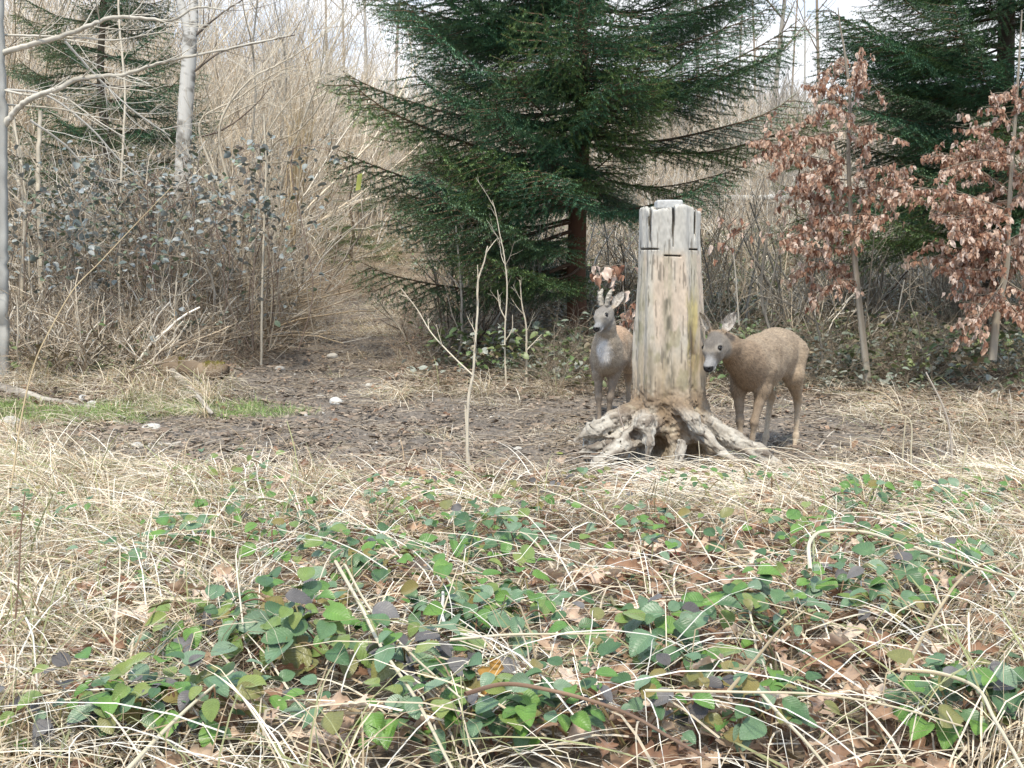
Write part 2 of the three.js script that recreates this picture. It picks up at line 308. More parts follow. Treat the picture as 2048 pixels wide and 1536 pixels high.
// ---------------------------------------------------------------- the two roe deer
function makeDeer(name, label, origin, heading, cfg) {
  const root = thing(name, label, 'deer', origin, Math.atan2(-heading[1], heading[0]));
  root.scale.setScalar(cfg.scale);
  const prims = []; const add = (a, ra, b, rb, k = 0.05, sz = 1) => prims.push({ a, b, ra, rb, k, sz });
  const chain = (pts, rs, k, sz = 1) => pts.slice(1).forEach((b, i) => add(pts[i], rs[i], b, rs[i + 1], k, sz));
  // trunk
  add([-0.31, 0.590, 0], 0.108, [-0.15, 0.575, 0], 0.116, 0.06, 1.14);
  add([-0.15, 0.560, 0], 0.126, [0.09, 0.527, 0], 0.132, 0.08, 1.16);
  add([0.09, 0.530, 0], 0.124, [0.265, 0.522, 0], 0.098, 0.08, 1.22);
  add([0.02, 0.590, 0], 0.070, [0.28, 0.578, 0], 0.066, 0.08);
  add([0.27, 0.465, 0], 0.062, [0.34, 0.515, 0], 0.060, 0.08);
  add([-0.40, 0.565, 0], 0.028, [-0.43, 0.520, 0], 0.016, 0.05);                                       // tail
  chain(cfg.neck.map((n) => n.slice(0, 3)), cfg.neck.map((n) => n[3]), 0.07, 1.05);
  for (const l of cfg.legs) chain(l.pts, l.r.map((q, i) => q * (i < 1 ? 0.92 : i < 2 ? 0.80 : 0.82)), 0.03);
  // head
  const poll = new THREE.Vector3(...cfg.poll), nose = new THREE.Vector3(...cfg.nose), ax = nose.clone().sub(poll).normalize(), len = nose.distanceTo(poll);
  const side = ax.clone().cross(V(0, 1, 0)).normalize(), up = side.clone().cross(ax).normalize();      // side: the animal's right
  const h = (a, u, s) => poll.clone().addScaledVector(ax, a * len).addScaledVector(up, u).addScaledVector(side, s).toArray();
  add(h(0.06, -0.010, 0), 0.047, h(0.40, -0.010, 0), 0.041, 0.04);
  add(h(0.36, -0.016, 0), 0.036, h(0.86, -0.020, 0), 0.0215, 0.03);
  add(h(0.86, -0.017, 0), 0.0225, h(0.95, -0.015, 0), 0.019, 0.02);
  add(h(0.18, -0.055, 0), 0.030, h(0.82, -0.042, 0), 0.013, 0.03);
  for (const s of [-1, 1]) { add(h(0.30, 0.020, s * 0.030), 0.018, h(0.46, 0.010, s * 0.032), 0.014, 0.03); add(h(0.28, -0.035, s * 0.022), 0.024, h(0.5, -0.03, s * 0.017), 0.018, 0.03); }
  const fw = side.clone().cross(V(0, 1, 0)).negate(), hu = (f, u, s) => poll.clone().addScaledVector(fw, f).addScaledVector(V(0, 1, 0), u).addScaledVector(side, s).toArray();
  const ears = cfg.ears.map((e) => {
    const base = new THREE.Vector3(...hu(e.at[0], e.at[1], e.at[2])), L = new THREE.Vector3(...e.dir).normalize(), Nn = new THREE.Vector3(...e.face), W = L.clone().cross(Nn).normalize(); Nn.copy(W).cross(L).normalize();
    return { base, L, N: Nn, W, len: e.len, w: e.w };
  });
  const earD = (x, y, z, e) => {
    const px = x - e.base.x, py = y - e.base.y, pz = z - e.base.z, a = px * e.L.x + py * e.L.y + pz * e.L.z, b = px * e.W.x + py * e.W.y + pz * e.W.z, c = px * e.N.x + py * e.N.y + pz * e.N.z;
    const t = a / e.len, wd = e.w * Math.pow(clamp(Math.sin(Math.PI * clamp(0.10 + 0.90 * t, 0, 1))), 0.7) + 0.002, bow = c - (b * b) / (e.w * 1.25) * (1 - 0.4 * t) * 1.0 + 0.012 * Math.sin(Math.PI * clamp(t));
    const q = Math.max(Math.abs(b) - wd, Math.abs(bow) - 0.0055 * (1.3 - 0.6 * clamp(t)), a - e.len, -a - 0.02);
    return [q * 0.75, t, bow, Math.abs(b) / wd];
  };
  const skin = (x, y, z) => { let d = 1; for (const p of prims) d = smin(d, cone(x, y, z, p), p.k); return d; };
  const eyes = [-1, 1].map((s) => { let k = 0.02; while (k < 0.09 && skin(...h(0.40, 0.006 + k * 0.25, s * k)) < -0.004) k += 0.0005; return new THREE.Vector3(...h(0.40, 0.006 + k * 0.25, s * k)); });
  const F = (x, y, z) => {
    let d = 1; for (const p of prims) d = smin(d, cone(x, y, z, p), p.k);
    for (const e of ears) { if (Math.hypot(x - e.base.x, y - e.base.y, z - e.base.z) < e.len * 1.5) d = smin(d, earD(x, y, z, e)[0], 0.012); }
    if (d > 0.03) return d;
    for (const e of eyes) d = smax(d, -(Math.hypot(x - e.x, y - e.y, z - e.z) - 0.0105), 0.006);
    const n = nose; const q = Math.hypot(x - n.x, y - n.y, z - n.z);
    if (q < 0.05) for (const s of [-1, 1]) { const c = h(0.985, -0.008, s * 0.011); d = smax(d, -(Math.hypot(x - c[0], y - c[1], z - c[2]) - 0.006), 0.004); const m = h(0.93, -0.032, s * 0.004); d = smax(d, -(Math.hypot(x - m[0], (y - m[1]) * 2.4, z - m[2]) - 0.008), 0.004); }
    return d + (n3(x * 55, y * 55, z * 55) - 0.5) * 0.003 + (fbm(x * 12, y * 12, z * 12, 2) - 0.5) * 0.008 * sstep(0.28, 0.42, y);
  };
  const PAL = Object.fromEntries(Object.entries(cfg.pal).map(([k, v]) => [k, v.map((q) => q * (/face|muzzle|brow/.test(k) ? 0.92 : cfg.light))]));
  const colourAt = (x, y, z, nx, ny, nz) => {
    const m = fbm(x * 26, y * 26, z * 26, 3), f = n3(x * 160, y * 160, z * 160), P3 = PAL;
    let c = mix3(P3.body.map((v) => v * 0.82), P3.body2, sstep(0.25, 0.75, 0.55 * m + 0.45 * fbm(x * 9, y * 9, z * 9, 2)));
    c = mix3(c, P3.back, 0.7 * sstep(0.1, 0.8, ny) * sstep(0.52, 0.66, y));
    c = mix3(c, P3.rump, 0.7 * sstep(-0.10, -0.27, x) * sstep(0.66, 0.5, y));
    c = mix3(c, P3.belly, 0.8 * sstep(-0.2, -0.8, ny) * sstep(-0.32, -0.1, x) * sstep(0.34, 0.36, y) * sstep(0.25, 0.0, x));
    c = mix3(c, P3.chest, 0.7 * sstep(0.16, 0.3, x) * sstep(0.56, 0.46, y + 0.05 * (m - 0.5)));
    // legs
    if (y < 0.36) c = mix3(c, x > 0 ? P3.fore : P3.hind, sstep(0.40, 0.28, y));
    if (y < 0.36 && x < 0) c = mix3(c, P3.fore, 0.8 * sstep(0.30, 0.36, y) + 0.0);
    c = mix3(c, P3.low, 0.7 * sstep(0.26, 0.16, y));
    c = mix3(c, [0.03, 0.026, 0.022], sstep(0.034, 0.026, y));
    // neck and head
    const px = x - poll.x, py = y - poll.y, pz = z - poll.z, a = (px * ax.x + py * ax.y + pz * ax.z) / len, u = px * up.x + py * up.y + pz * up.z, s = px * side.x + py * side.y + pz * side.z;
    const neck = sstep(0.27, 0.36, x);
    c = mix3(c, P3.neck, neck * 0.85);
    if (cfg.bib) { const b = cfg.bib, q = Math.hypot((x - b[0]) / b[3], (y - b[1]) / b[4], (z - b[2]) / b[5]) + 0.5 * (m - 0.5); c = mix3(c, [0.74, 0.72, 0.70], 0.95 * sstep(1.15, 0.6, q)); }
    const head = sstep(0.13, 0.10, Math.hypot(px - ax.x * len * 0.5, py - ax.y * len * 0.5, pz - ax.z * len * 0.5));
    if (head > 0) {
      let k = mix3(P3.face, P3.face2, m);
      k = mix3(k, P3.brow, 0.55 * sstep(0.015, 0.03, u) * sstep(0.62, 0.3, a + 0.3 * (m - 0.5)));
      k = mix3(k, P3.muzzle, 0.9 * sstep(0.55, 0.75, a + 0.2 * (m - 0.5)));
      k = mix3(k, [0.68, 0.66, 0.62], sstep(-0.028, -0.040, u) * sstep(0.66, 0.78, a));                 // white chin
      k = mix3(k, [0.012, 0.011, 0.012], sstep(0.895, 0.925, a + 0.10 * clamp((0.02 - Math.abs(u + 0.012)) / 0.02) - 0.06) * sstep(-0.036, -0.030, u));
      for (const e of eyes) { const q = Math.hypot(x - e.x, y - e.y, z - e.z); k = mix3(k, [0.46, 0.42, 0.36], 0.3 * sstep(0.030, 0.020, q)); k = mix3(k, [0.03, 0.025, 0.02], sstep(0.0165, 0.0130, q)); }
      c = mix3(c, k, head);
    }
    for (const e of ears) {
      const [q, t, bow, w] = earD(x, y, z, e);
      if (q < 0.006 && t > 0.02 && t < 1.1) { const inner = nx * e.N.x + ny * e.N.y + nz * e.N.z > 0.15; let k = inner ? [0.50, 0.45, 0.39] : P3.ear; k = mix3(k, [0.05, 0.04, 0.035], Math.max(sstep(0.80, 0.98, w), sstep(0.86, 1, t)) * 0.85); if (inner) k = mix3(k, [0.14, 0.11, 0.09], 0.8 * sstep(0.5, 0.7, n3(x * 90, y * 90, z * 90)) * sstep(0.6, 0.1, w)); c = mix3(c, k, sstep(0.02, 0.2, t)); }
    }
    const g = (0.84 + 0.32 * f); return [c[0] * g, c[1] * g, c[2] * g];
  };
  const mb = surfaceNets(F, [-0.52, -0.005, -0.2], [0.84, 0.98, 0.24], 0.0048, colourAt);
  const body = mesh('body', mb.geo(), MAT.fur, root);
  // eyes
  for (const e of eyes) { const g = new THREE.SphereGeometry(0.0135, 18, 14); const q = mesh('eye', g, MAT.eye ??= new THREE.MeshStandardMaterial({ color: new THREE.Color(0.008, 0.006, 0.005), roughness: 0.12 }), root); q.position.copy(e).addScaledVector(poll.clone().addScaledVector(ax, len * 0.40).sub(e).normalize(), 0.0055); }
  // the outermost hairs of the winter coat
  const R = rngOf(name.length * 91 + 7), hair = new MB(), nv = mb.p.length / 3, d = V(0, 0, 0), t = V(0, 0, 0), n = V(0, 0, 0);
  for (let k = 0; k < cfg.hairs; k++) {
    const i = Math.floor(R() * nv) * 3, x = mb.p[i], y = mb.p[i + 1], z = mb.p[i + 2]; if (y < 0.03) continue;
    n.set(mb.n[i], mb.n[i + 1], mb.n[i + 2]);
    const inHead = Math.hypot(x - (poll.x + nose.x) / 2, y - (poll.y + nose.y) / 2, z - (poll.z + nose.z) / 2) < 0.12, onLeg = y < 0.36;
    if (eyes.some((e) => Math.hypot(x - e.x, y - e.y, z - e.z) < 0.019) || nose.distanceTo(t.set(x, y, z)) < 0.03) continue;
    d.set(inHead ? -ax.x : -1, inHead ? -ax.y : -0.45, inHead ? -ax.z : 0); if (onLeg) d.set(-0.1, -1, 0);
    d.addScaledVector(n, -d.dot(n)).normalize().addScaledVector(n, 0.13).add(t.set((R() - 0.5) * 0.3, (R() - 0.5) * 0.3, (R() - 0.5) * 0.3)).normalize();
    t.crossVectors(d, n).normalize();
    const l = (inHead || onLeg ? 0.006 : 0.015) * (0.6 + 0.8 * R()), w = inHead || onLeg ? 0.0009 : 0.0014, g = 0.55 + 0.95 * R(), c = [mb.c[i] * g, mb.c[i + 1] * g, mb.c[i + 2] * g];
    const a = hair.v(x + t.x * w, y + t.y * w, z + t.z * w, c, n.x, n.y, n.z), b = hair.v(x - t.x * w, y - t.y * w, z - t.z * w, c, n.x, n.y, n.z), e = hair.v(x + d.x * l, y + d.y * l, z + d.z * l, c, n.x, n.y, n.z);
    hair.t(b, a, e);
  }
  mesh('fur', hair.geo(), MAT.fur, root).userData.kind = 'stuff';
  // antlers in velvet
  for (const a of cfg.antlers || []) {
    const pts = a.map(([q, u, s]) => hu(q, u, s)), cones = pts.slice(1).map((b, i) => ({ a: pts[i], b, ra: 0.0155 - 0.0015 * i, rb: 0.0145 - 0.002 * i, k: 0.012, sz: 1 }));
    const lo = [0, 1, 2].map((i) => Math.min(...pts.map((p) => p[i])) - 0.03), hi = [0, 1, 2].map((i) => Math.max(...pts.map((p) => p[i])) + 0.03);
    const g = surfaceNets((x, y, z) => { let q = 1; for (const p of cones) q = smin(q, cone(x, y, z, p), p.k); return q + (n3(x * 110, y * 110, z * 110) - 0.5) * 0.005; }, lo, hi, 0.0032, (x, y, z) => { const k = 0.75 + 0.5 * n3(x * 200, y * 200, z * 200); return [0.42 * k, 0.375 * k, 0.31 * k]; });
    mesh('antler', g.geo(), MAT.fur, root);
  }
  return root;
}
const leg = (s, pts, r) => ({ pts: pts.map((p) => [p[0], p[1], p[2]]), r });
{
  // doe: three-quarter view towards the camera, head low beside the stump
  const mid = G(1497, 6.30).add(G(1556, 6.80)).multiplyScalar(0.5); mid.y = Math.min(mid.y, H(mid.x, mid.z)) - 0.0;
  makeDeer('roe_doe', 'roe doe standing right of the stump with lowered head and raised ears', V(mid.x, H(mid.x, mid.z) - 0.012, mid.z), [-0.50, 0.866], {
    neck: [[0.28, 0.545, 0.0, 0.090], [0.40, 0.585, 0.014, 0.070], [0.52, 0.640, 0.044, 0.053], [0.590, 0.668, 0.062, 0.047]],
    light: 1.2, scale: 1.05, poll: [0.600, 0.690, 0.062], nose: [0.712, 0.540, 0.076],
    ears: [{ at: [0.0, 0.030, 0.038], dir: [0.0, 1.0, 0.62], face: [0.8, 0.0, 0.55], len: 0.112, w: 0.029 }, { at: [0.0, 0.030, -0.038], dir: [-0.05, 1.0, -0.55], face: [0.9, 0.0, -0.1], len: 0.112, w: 0.030 }],
    legs: [
      leg(1, [[0.22, 0.50, 0.060], [0.265, 0.400, 0.062], [0.278, 0.235, 0.045], [0.282, 0.080, 0.034], [0.305, 0.012, 0.032]], [0.075, 0.046, 0.0200, 0.0150, 0.0175]),
      leg(-1, [[0.22, 0.50, -0.060], [0.255, 0.400, -0.066], [0.300, 0.235, -0.040], [0.290, 0.080, -0.022], [0.312, 0.012, -0.020]], [0.075, 0.046, 0.0205, 0.0150, 0.0175]),
      leg(1, [[-0.28, 0.56, 0.050], [-0.20, 0.440, 0.075], [-0.330, 0.300, 0.070], [-0.250, 0.085, 0.070], [-0.215, 0.012, 0.070]], [0.105, 0.066, 0.0245, 0.0155, 0.018]),
      leg(-1, [[-0.29, 0.56, -0.050], [-0.235, 0.440, -0.085], [-0.375, 0.290, -0.074], [-0.355, 0.085, -0.074], [-0.325, 0.012, -0.074]], [0.108, 0.070, 0.0250, 0.0155, 0.018]),
    ],
    pal: { body: [0.245, 0.178, 0.117], body2: [0.335, 0.255, 0.175], back: [0.27, 0.205, 0.142], rump: [0.37, 0.275, 0.18], belly: [0.40, 0.32, 0.235], chest: [0.20, 0.145, 0.095], fore: [0.27, 0.205, 0.145], hind: [0.36, 0.27, 0.18], low: [0.46, 0.37, 0.27], neck: [0.22, 0.155, 0.10], face: [0.20, 0.17, 0.135], face2: [0.29, 0.25, 0.205], brow: [0.11, 0.10, 0.095], muzzle: [0.30, 0.29, 0.285], ear: [0.28, 0.22, 0.16] },
    hairs: 26000,
  });
  // buck: nearly frontal, neck upright, looking to the left past the camera
  const bm = G(1212, 7.42).add(G(1236, 7.95)).multiplyScalar(0.5);
  makeDeer('roe_buck', 'roe buck with velvet antlers standing alert left of the stump', V(bm.x, H(bm.x, bm.z) - 0.012, bm.z), [-0.22, 0.975], {
    neck: [[0.27, 0.52, 0.0, 0.105], [0.35, 0.62, -0.004, 0.072], [0.415, 0.735, -0.008, 0.050], [0.445, 0.81, -0.010, 0.046]],
    light: 1.18, scale: 0.95, poll: [0.455, 0.845, -0.012], nose: [0.592, 0.722, 0.040],
    ears: [{ at: [-0.03, 0.012, 0.042], dir: [-0.35, 1.0, 0.36], face: [0.35, 0.0, 1.0], len: 0.120, w: 0.028 }, { at: [-0.03, 0.010, -0.042], dir: [-0.35, 1.0, -0.62], face: [1.0, 0.0, 0.35], len: 0.125, w: 0.031 }],
    antlers: [
      [[0.025, 0.030, 0.022], [0.028, 0.070, 0.028], [0.022, 0.100, 0.030], [0.010, 0.124, 0.024]],
      [[0.025, 0.030, -0.022], [0.028, 0.070, -0.032], [0.030, 0.096, -0.042], [0.020, 0.120, -0.050]],
    ],
    legs: [
      leg(1, [[0.22, 0.49, 0.060], [0.262, 0.395, 0.064], [0.275, 0.235, 0.058], [0.280, 0.080, 0.050], [0.303, 0.012, 0.050]], [0.078, 0.046, 0.0225, 0.0160, 0.018]),
      leg(-1, [[0.22, 0.49, -0.060], [0.245, 0.395, -0.045], [0.265, 0.235, -0.020], [0.255, 0.080, -0.006], [0.278, 0.012, -0.004]], [0.078, 0.046, 0.0225, 0.0160, 0.018]),
      leg(1, [[-0.28, 0.55, 0.050], [-0.20, 0.440, 0.080], [-0.355, 0.290, 0.060], [-0.330, 0.085, 0.060], [-0.300, 0.012, 0.060]], [0.105, 0.066, 0.0245, 0.0155, 0.018]),
      leg(-1, [[-0.28, 0.55, -0.050], [-0.20, 0.440, -0.085], [-0.355, 0.290, -0.070], [-0.335, 0.085, -0.070], [-0.305, 0.012, -0.070]], [0.105, 0.066, 0.0245, 0.0155, 0.018]),
    ],
    bib: [0.38, 0.575, 0.000, 0.10, 0.12, 0.058],
    pal: { body: [0.27, 0.20, 0.135], body2: [0.36, 0.28, 0.20], back: [0.36, 0.235, 0.15], rump: [0.42, 0.30, 0.19], belly: [0.36, 0.29, 0.22], chest: [0.20, 0.165, 0.13], fore: [0.185, 0.145, 0.11], hind: [0.30, 0.23, 0.16], low: [0.19, 0.15, 0.115], neck: [0.31, 0.26, 0.20], face: [0.27, 0.24, 0.20], face2: [0.36, 0.325, 0.28], brow: [0.15, 0.135, 0.125], muzzle: [0.25, 0.245, 0.24], ear: [0.40, 0.35, 0.28] },
    hairs: 24000,
  });
}
// ---------------------------------------------------------------- ground, debris
// bare trodden soil: round the stump, the clearing to its left, and the path that leads back
function soil(x, z) {
  const d = -z, n = (fbm(x * 1.6 + 4, 7.7, z * 1.6, 3) - 0.5) * 1.1;
  const a = sstep(5.55, 6.0, d + n * 0.5) * sstep(9.6, 8.6, d + n * 0.4) * sstep(-2.75 + (d - 7) * 0.0, -2.2, x + n * 0.8) * sstep(2.9, 2.2, x + n);
  const b = sstep(8, 9, d) * sstep(19, 16, d) * sstep(1.0, 0.45, Math.abs(x - pathX(d)) + n * 0.5);
  return Math.max(a, b);
}
const lawn = (x, z) => sstep(1.0, 0.3, Math.hypot((x + 2.95) / 1.25, (z + 8.1) / 0.6) + (fbm(x * 2.3, 1.1, z * 2.3, 3) - 0.5) * 1.6);
{
  const T = grain(512, (u, v) => {                                     // seamless crumb texture
    const w = (a, b, s) => { const x = u * s, y = v * s; return fbm(Math.cos(u * 6.2832) * s / 6.28 + a, Math.sin(u * 6.2832) * s / 6.28 + Math.cos(v * 6.2832) * s / 6.28, Math.sin(v * 6.2832) * s / 6.28 + b, 3); };
    return 0.42 + 0.75 * (w(3, 1, 40) - 0.5) + 0.9 * (w(8, 5, 110) - 0.5) + 0.25;
  });
  const mat = new THREE.MeshStandardMaterial({ color: 0xffffff, vertexColors: true, roughness: 0.95, map: T, bumpMap: T, bumpScale: 0.02 });
  const xs = [], zs = [];
  for (let d = -6; d < 260;) { zs.push(-d); d += d < 1.2 ? 0.6 : d < 10.5 ? 0.035 : d < 20 ? 0.09 : d < 60 ? 0.9 : 8; }
  for (let x = -200; x <= 200;) { xs.push(x); const a = Math.abs(x + (x < 0 ? 0 : -0.05)); x += a < 4.6 ? 0.04 : a < 8 ? 0.16 : a < 20 ? 0.8 : 8; }
  const mb = new MB(), W = xs.length;
  for (const z of zs) for (const x of xs) {
    const s = soil(x, z), near = z > -20 && Math.abs(x) < 9;
    let y = H(x, z); if (near) y += s * ((fbm(x * 9, 2, z * 9, 3) - 0.5) * 0.07 + (n3(x * 32, 5, z * 32) - 0.5) * 0.02);
    const n = fbm(x * 5, 3.3, z * 5, 4), g = lawn(x, z), m = n3(x * 23, 8, z * 23);
    let c = mix3([0.26, 0.19, 0.125], [0.40, 0.32, 0.22], n);           // old leaves and thatch
    c = mix3(c, mix3([0.20, 0.162, 0.13], [0.34, 0.288, 0.235], 0.5 * n + 0.5 * m), s);
    c = mix3(c, [0.16, 0.22, 0.07], 0.6 * g);
    const yN = y; mb.v(x, yN, z, c); mb.uv.push(x / 1.3, z / 1.3);
  }
  for (let j = 0; j < zs.length - 1; j++) for (let i = 0; i < W - 1; i++) { const a = j * W + i; mb.t(a, a + 1, a + W); mb.t(a + 1, a + W + 1, a + W); }
  tag(mesh('ground', mb.geo(), mat), 'trodden brown soil of the clearing rising to wooded slope behind', 'ground', null, 'structure');
}
// scatter n copies over the ground between distances d0 and d1; where(x, z, px) is the chance of keeping one
function scatter(n, seed, d0, d1, where, make, pw = 1, px0 = -140, px1 = 2190) {
  const R = rngOf(seed), out = [];
  for (let k = 0; k < n; k++) {
    const d = Math.pow(lerp(Math.pow(d0, pw), Math.pow(d1, pw), R()), 1 / pw), px = lerp(px0, px1, R()), p = G(px, d);
    if (R() < where(p.x, p.z, px, d)) { const m = make(p, R, px, d); if (m) out.push(m); }
  }
  return out;
}
// ---- leaves: a blade of rows x columns with its own outline, fold, pleats and curl
function leafGeo({ len, wid, rows = 9, cols = 4, outline, fold = 0.15, pleat = 0, curl = 0.2, twist = 0, wave = 0, colour, R, petiole = 0.12 }) {
  const mb = new MB(), ph = R() * 6;
  for (let j = 0; j <= rows; j++) {
    const t = j / rows, w = wid * outline(t);
    for (let i = 0; i <= cols; i++) {
      const s = i / cols * 2 - 1, x = t * len, z = s * w;
      let y = Math.abs(s) * w * fold * 2 - curl * len * t * t + pleat * (j % 2 ? 1 : -1) * Math.abs(s) + wave * Math.sin(t * 9 + s * 2 + ph) * Math.abs(s);
      const tw = twist * t; const yy = y * Math.cos(tw) - z * Math.sin(tw), zz = y * Math.sin(tw) + z * Math.cos(tw);
      const c = colour(t, s); mb.v(x + (j % 2 ? 0.012 * len * Math.abs(s) : 0), yy, zz, c); mb.uv.push(t, s * 0.5 + 0.5);
    }
  }
  for (let j = 0; j < rows; j++) for (let i = 0; i < cols; i++) { const a = j * (cols + 1) + i, b = a + cols + 1; mb.t(a, a + 1, b); mb.t(a + 1, b + 1, b); }
  if (petiole) { mb.uv.push(0, 0.5, 0, 0.5, 0, 0.5); const c = colour(0, 0), a = mb.v(-petiole * len, -0.02 * len, 0.004, c), b = mb.v(-petiole * len, -0.02 * len, -0.004, c), e = mb.v(0.02, 0, 0, c); mb.t(a, e, b); }
  return mb.geo();
}
const ovate = (t) => Math.pow(Math.sin(Math.PI * Math.pow(clamp(t * 0.98 + 0.01), 0.72)), 0.8);
const oakEdge = (k) => (t) => (0.12 + 0.88 * Math.sin(Math.PI * Math.pow(clamp(t, 0.01, 0.995), 1.25))) * (0.68 + 0.32 * Math.cos(t * 2 * Math.PI * k + 2.6));
const LEAF = {};
{
  const R = rngOf(11);
  // brown leaves of beech and oak
  LEAF.beech = Array.from({ length: 8 }, (_, i) => leafGeo({ len: 1, wid: 0.22 + 0.12 * R(), rows: 8, cols: 4, outline: ovate, fold: 0.2 + 0.5 * R(), pleat: 0.02, curl: (R() - 0.3) * 0.8, twist: (R() - 0.5) * 2.2, wave: 0.09, R, petiole: 0.15, colour: (t, s) => { const k = 0.85 + 0.25 * Math.abs(s) - 0.1 * (Math.abs(s) < 0.1); return [k, k, k]; } }));
  LEAF.oak = Array.from({ length: 6 }, (_, i) => leafGeo({ len: 1, wid: 0.32, rows: 16, cols: 4, outline: oakEdge(3.6 + R()), fold: 0.1 + 0.25 * R(), curl: (R() - 0.4) * 0.5, twist: (R() - 0.5) * 1.2, wave: 0.07, R, petiole: 0.1, colour: (t, s) => { const k = Math.abs(s) < 0.1 ? 1.15 : 0.95; return [k, k * 0.98, k * 0.95]; } }));
  // bramble leaflets: toothed, pleated along the side veins
  LEAF.bramble = Array.from({ length: 9 }, (_, i) => { let j = 0; return leafGeo({ len: 1, wid: 0.35 + 0.08 * R(), rows: 22, cols: 4, outline: (t) => Math.pow(Math.sin(Math.PI * Math.pow(clamp(t, 0.004, 0.996), 0.90)), 0.62) * (1.04 - 0.16 * t) * (1 + (j++ % 2 ? 0.05 : -0.05)), fold: 0.06 + 0.22 * R(), pleat: 0.004, curl: 0.05 + 0.35 * R(), twist: (R() - 0.5) * 0.7, wave: 0.04 * R(), R, petiole: 0.22, colour: (t, s) => { const k = 0.86 + 0.28 * n3(t * 6, s * 3, i * 3); return [k, k, k * 0.97]; } }); });
  const vein = (base, lift, n) => grain(128, (u, v) => { const s = Math.abs(v * 2 - 1), q = (u * 1.05 - s * 0.30) * n, f = Math.abs(q - Math.round(q)); return base + lift * Math.max(sstep(0.05, 0.0, s), 0.8 * sstep(0.16, 0.02, f) * sstep(1, 0.7, s)) + 0.16 * (fbm(u * 22, v * 22, 3, 3) - 0.5); });
  LEAF.map = vein(0.72, 0.22, 8); LEAF.bump = vein(0.6, -0.5, 8);
}
const BROWN = [[0.34, 0.20, 0.12], [0.42, 0.27, 0.17], [0.50, 0.34, 0.23], [0.26, 0.14, 0.08], [0.55, 0.41, 0.29]];
{
  const bits = [];
  // small crumbled litter over soil and bank
  const mbs = [0, 1, 2].map((q) => { const R = rngOf(40 + q), mb = new MB(); for (let k = 0; k < 16; k++) { const a = R() * 6.28, r = Math.sqrt(R()) * 0.11, l = 0.010 + 0.022 * R() * R(), w = l * (0.25 + 0.5 * R()), t = R() * 6.28, x = Math.cos(a) * r, z = Math.sin(a) * r, y = 0.004 + 0.012 * R(), gk = 0.38 + 0.55 * R(), c = mix3(BROWN[Math.floor(R() * 5)], [0.30, 0.26, 0.21], 0.55).map((v) => v * gk), dx = Math.cos(t), dz = Math.sin(t), ty = (R() - 0.5) * l * 0.8; const A = mb.v(x - dx * l, y, z - dz * l, c), B = mb.v(x - dz * w, y + ty, z + dx * w, c), C = mb.v(x + dx * l, y + 0.004, z + dz * l, c), D = mb.v(x + dz * w, y - ty * 0.4, z - dx * w, c); mb.t(A, B, C); mb.t(A, C, D); } return mb.geo(); });
  mbs.forEach((g, q) => stuff('leaf_litter', 'crumbled brown leaf scraps strewn over the soil', 'litter', g, MAT.litter, scatter(2900, 60 + q, 5.2, 19, (x, z, px, d) => 0.28 + 0.65 * (1 - soil(x, z)), (p, R) => [mat4(p.add(V(0, 0.004, 0)), (R() - 0.5) * 0.3, R() * 6.28, (R() - 0.5) * 0.3, 0.8 + 0.9 * R()), col([1, 1, 1], 0.7 + 0.6 * R())], 0.4)));
  // clods and pebbles of the soil
  const clod = [0, 1, 2].map((q) => { const g = new THREE.IcosahedronGeometry(1, 1), p = g.attributes.position; for (let i = 0; i < p.count; i++) { const k = 0.65 + 0.7 * n3(p.getX(i) * 2.2 + q * 9, p.getY(i) * 2.2, p.getZ(i) * 2.2); p.setXYZ(i, p.getX(i) * k, p.getY(i) * k * 0.6, p.getZ(i) * k); } g.computeVertexNormals(); return g; });
  const clodMat = new THREE.MeshStandardMaterial({ roughness: 0.95 });
  clod.forEach((g, q) => stuff('soil_clods', 'small dark clods and pebbles of the trodden soil', 'soil', g, clodMat, scatter(5200, 80 + q, 5.3, 16, (x, z) => soil(x, z), (p, R) => { const pale = R() < 0.07, s = 0.006 + 0.017 * R() * R() * (pale ? 0.8 : 1); return [mat4(p.add(V(0, s * 0.15, 0)), R() * 6, R() * 6, R() * 6, s * (0.8 + 0.5 * R()), s, s), pale ? col([0.5, 0.47, 0.42], 0.7 + 0.5 * R()) : col([0.29, 0.24, 0.19], 0.55 + 0.8 * R())]; }, 0.4)));
  LEAF.clod = clod;
  // short twigs lying about
  const tw = [0, 1].map((q) => { const R = rngOf(95 + q), mb = new MB(); for (let k = 0; k < 7; k++) { const a = R() * 6.28, l = 0.05 + 0.13 * R(), p = V((R() - 0.5) * 0.3, 0.008, (R() - 0.5) * 0.3), e = p.clone().add(V(Math.cos(a) * l, 0.02 * R(), Math.sin(a) * l)), m = p.clone().lerp(e, 0.5).add(V((R() - 0.5) * 0.02, 0.012 * R(), (R() - 0.5) * 0.02)); const c = mix3([0.25, 0.19, 0.13], [0.50, 0.43, 0.34], R()); tube(mb, [p, m, e], [0.0028, 0.0015], 4, c); } return mb.geo(); });
  tw.forEach((g, q) => stuff('twig_litter', 'thin broken twigs lying scattered over the clearing', 'twigs', g, MAT.twig, scatter(650, 120 + q, 5.4, 15, () => 0.8, (p, R) => [mat4(p, 0, R() * 6.28, 0, 0.7 + 0.8 * R()), col([1, 1, 1], 0.7 + 0.5 * R())], 0.5)));
}
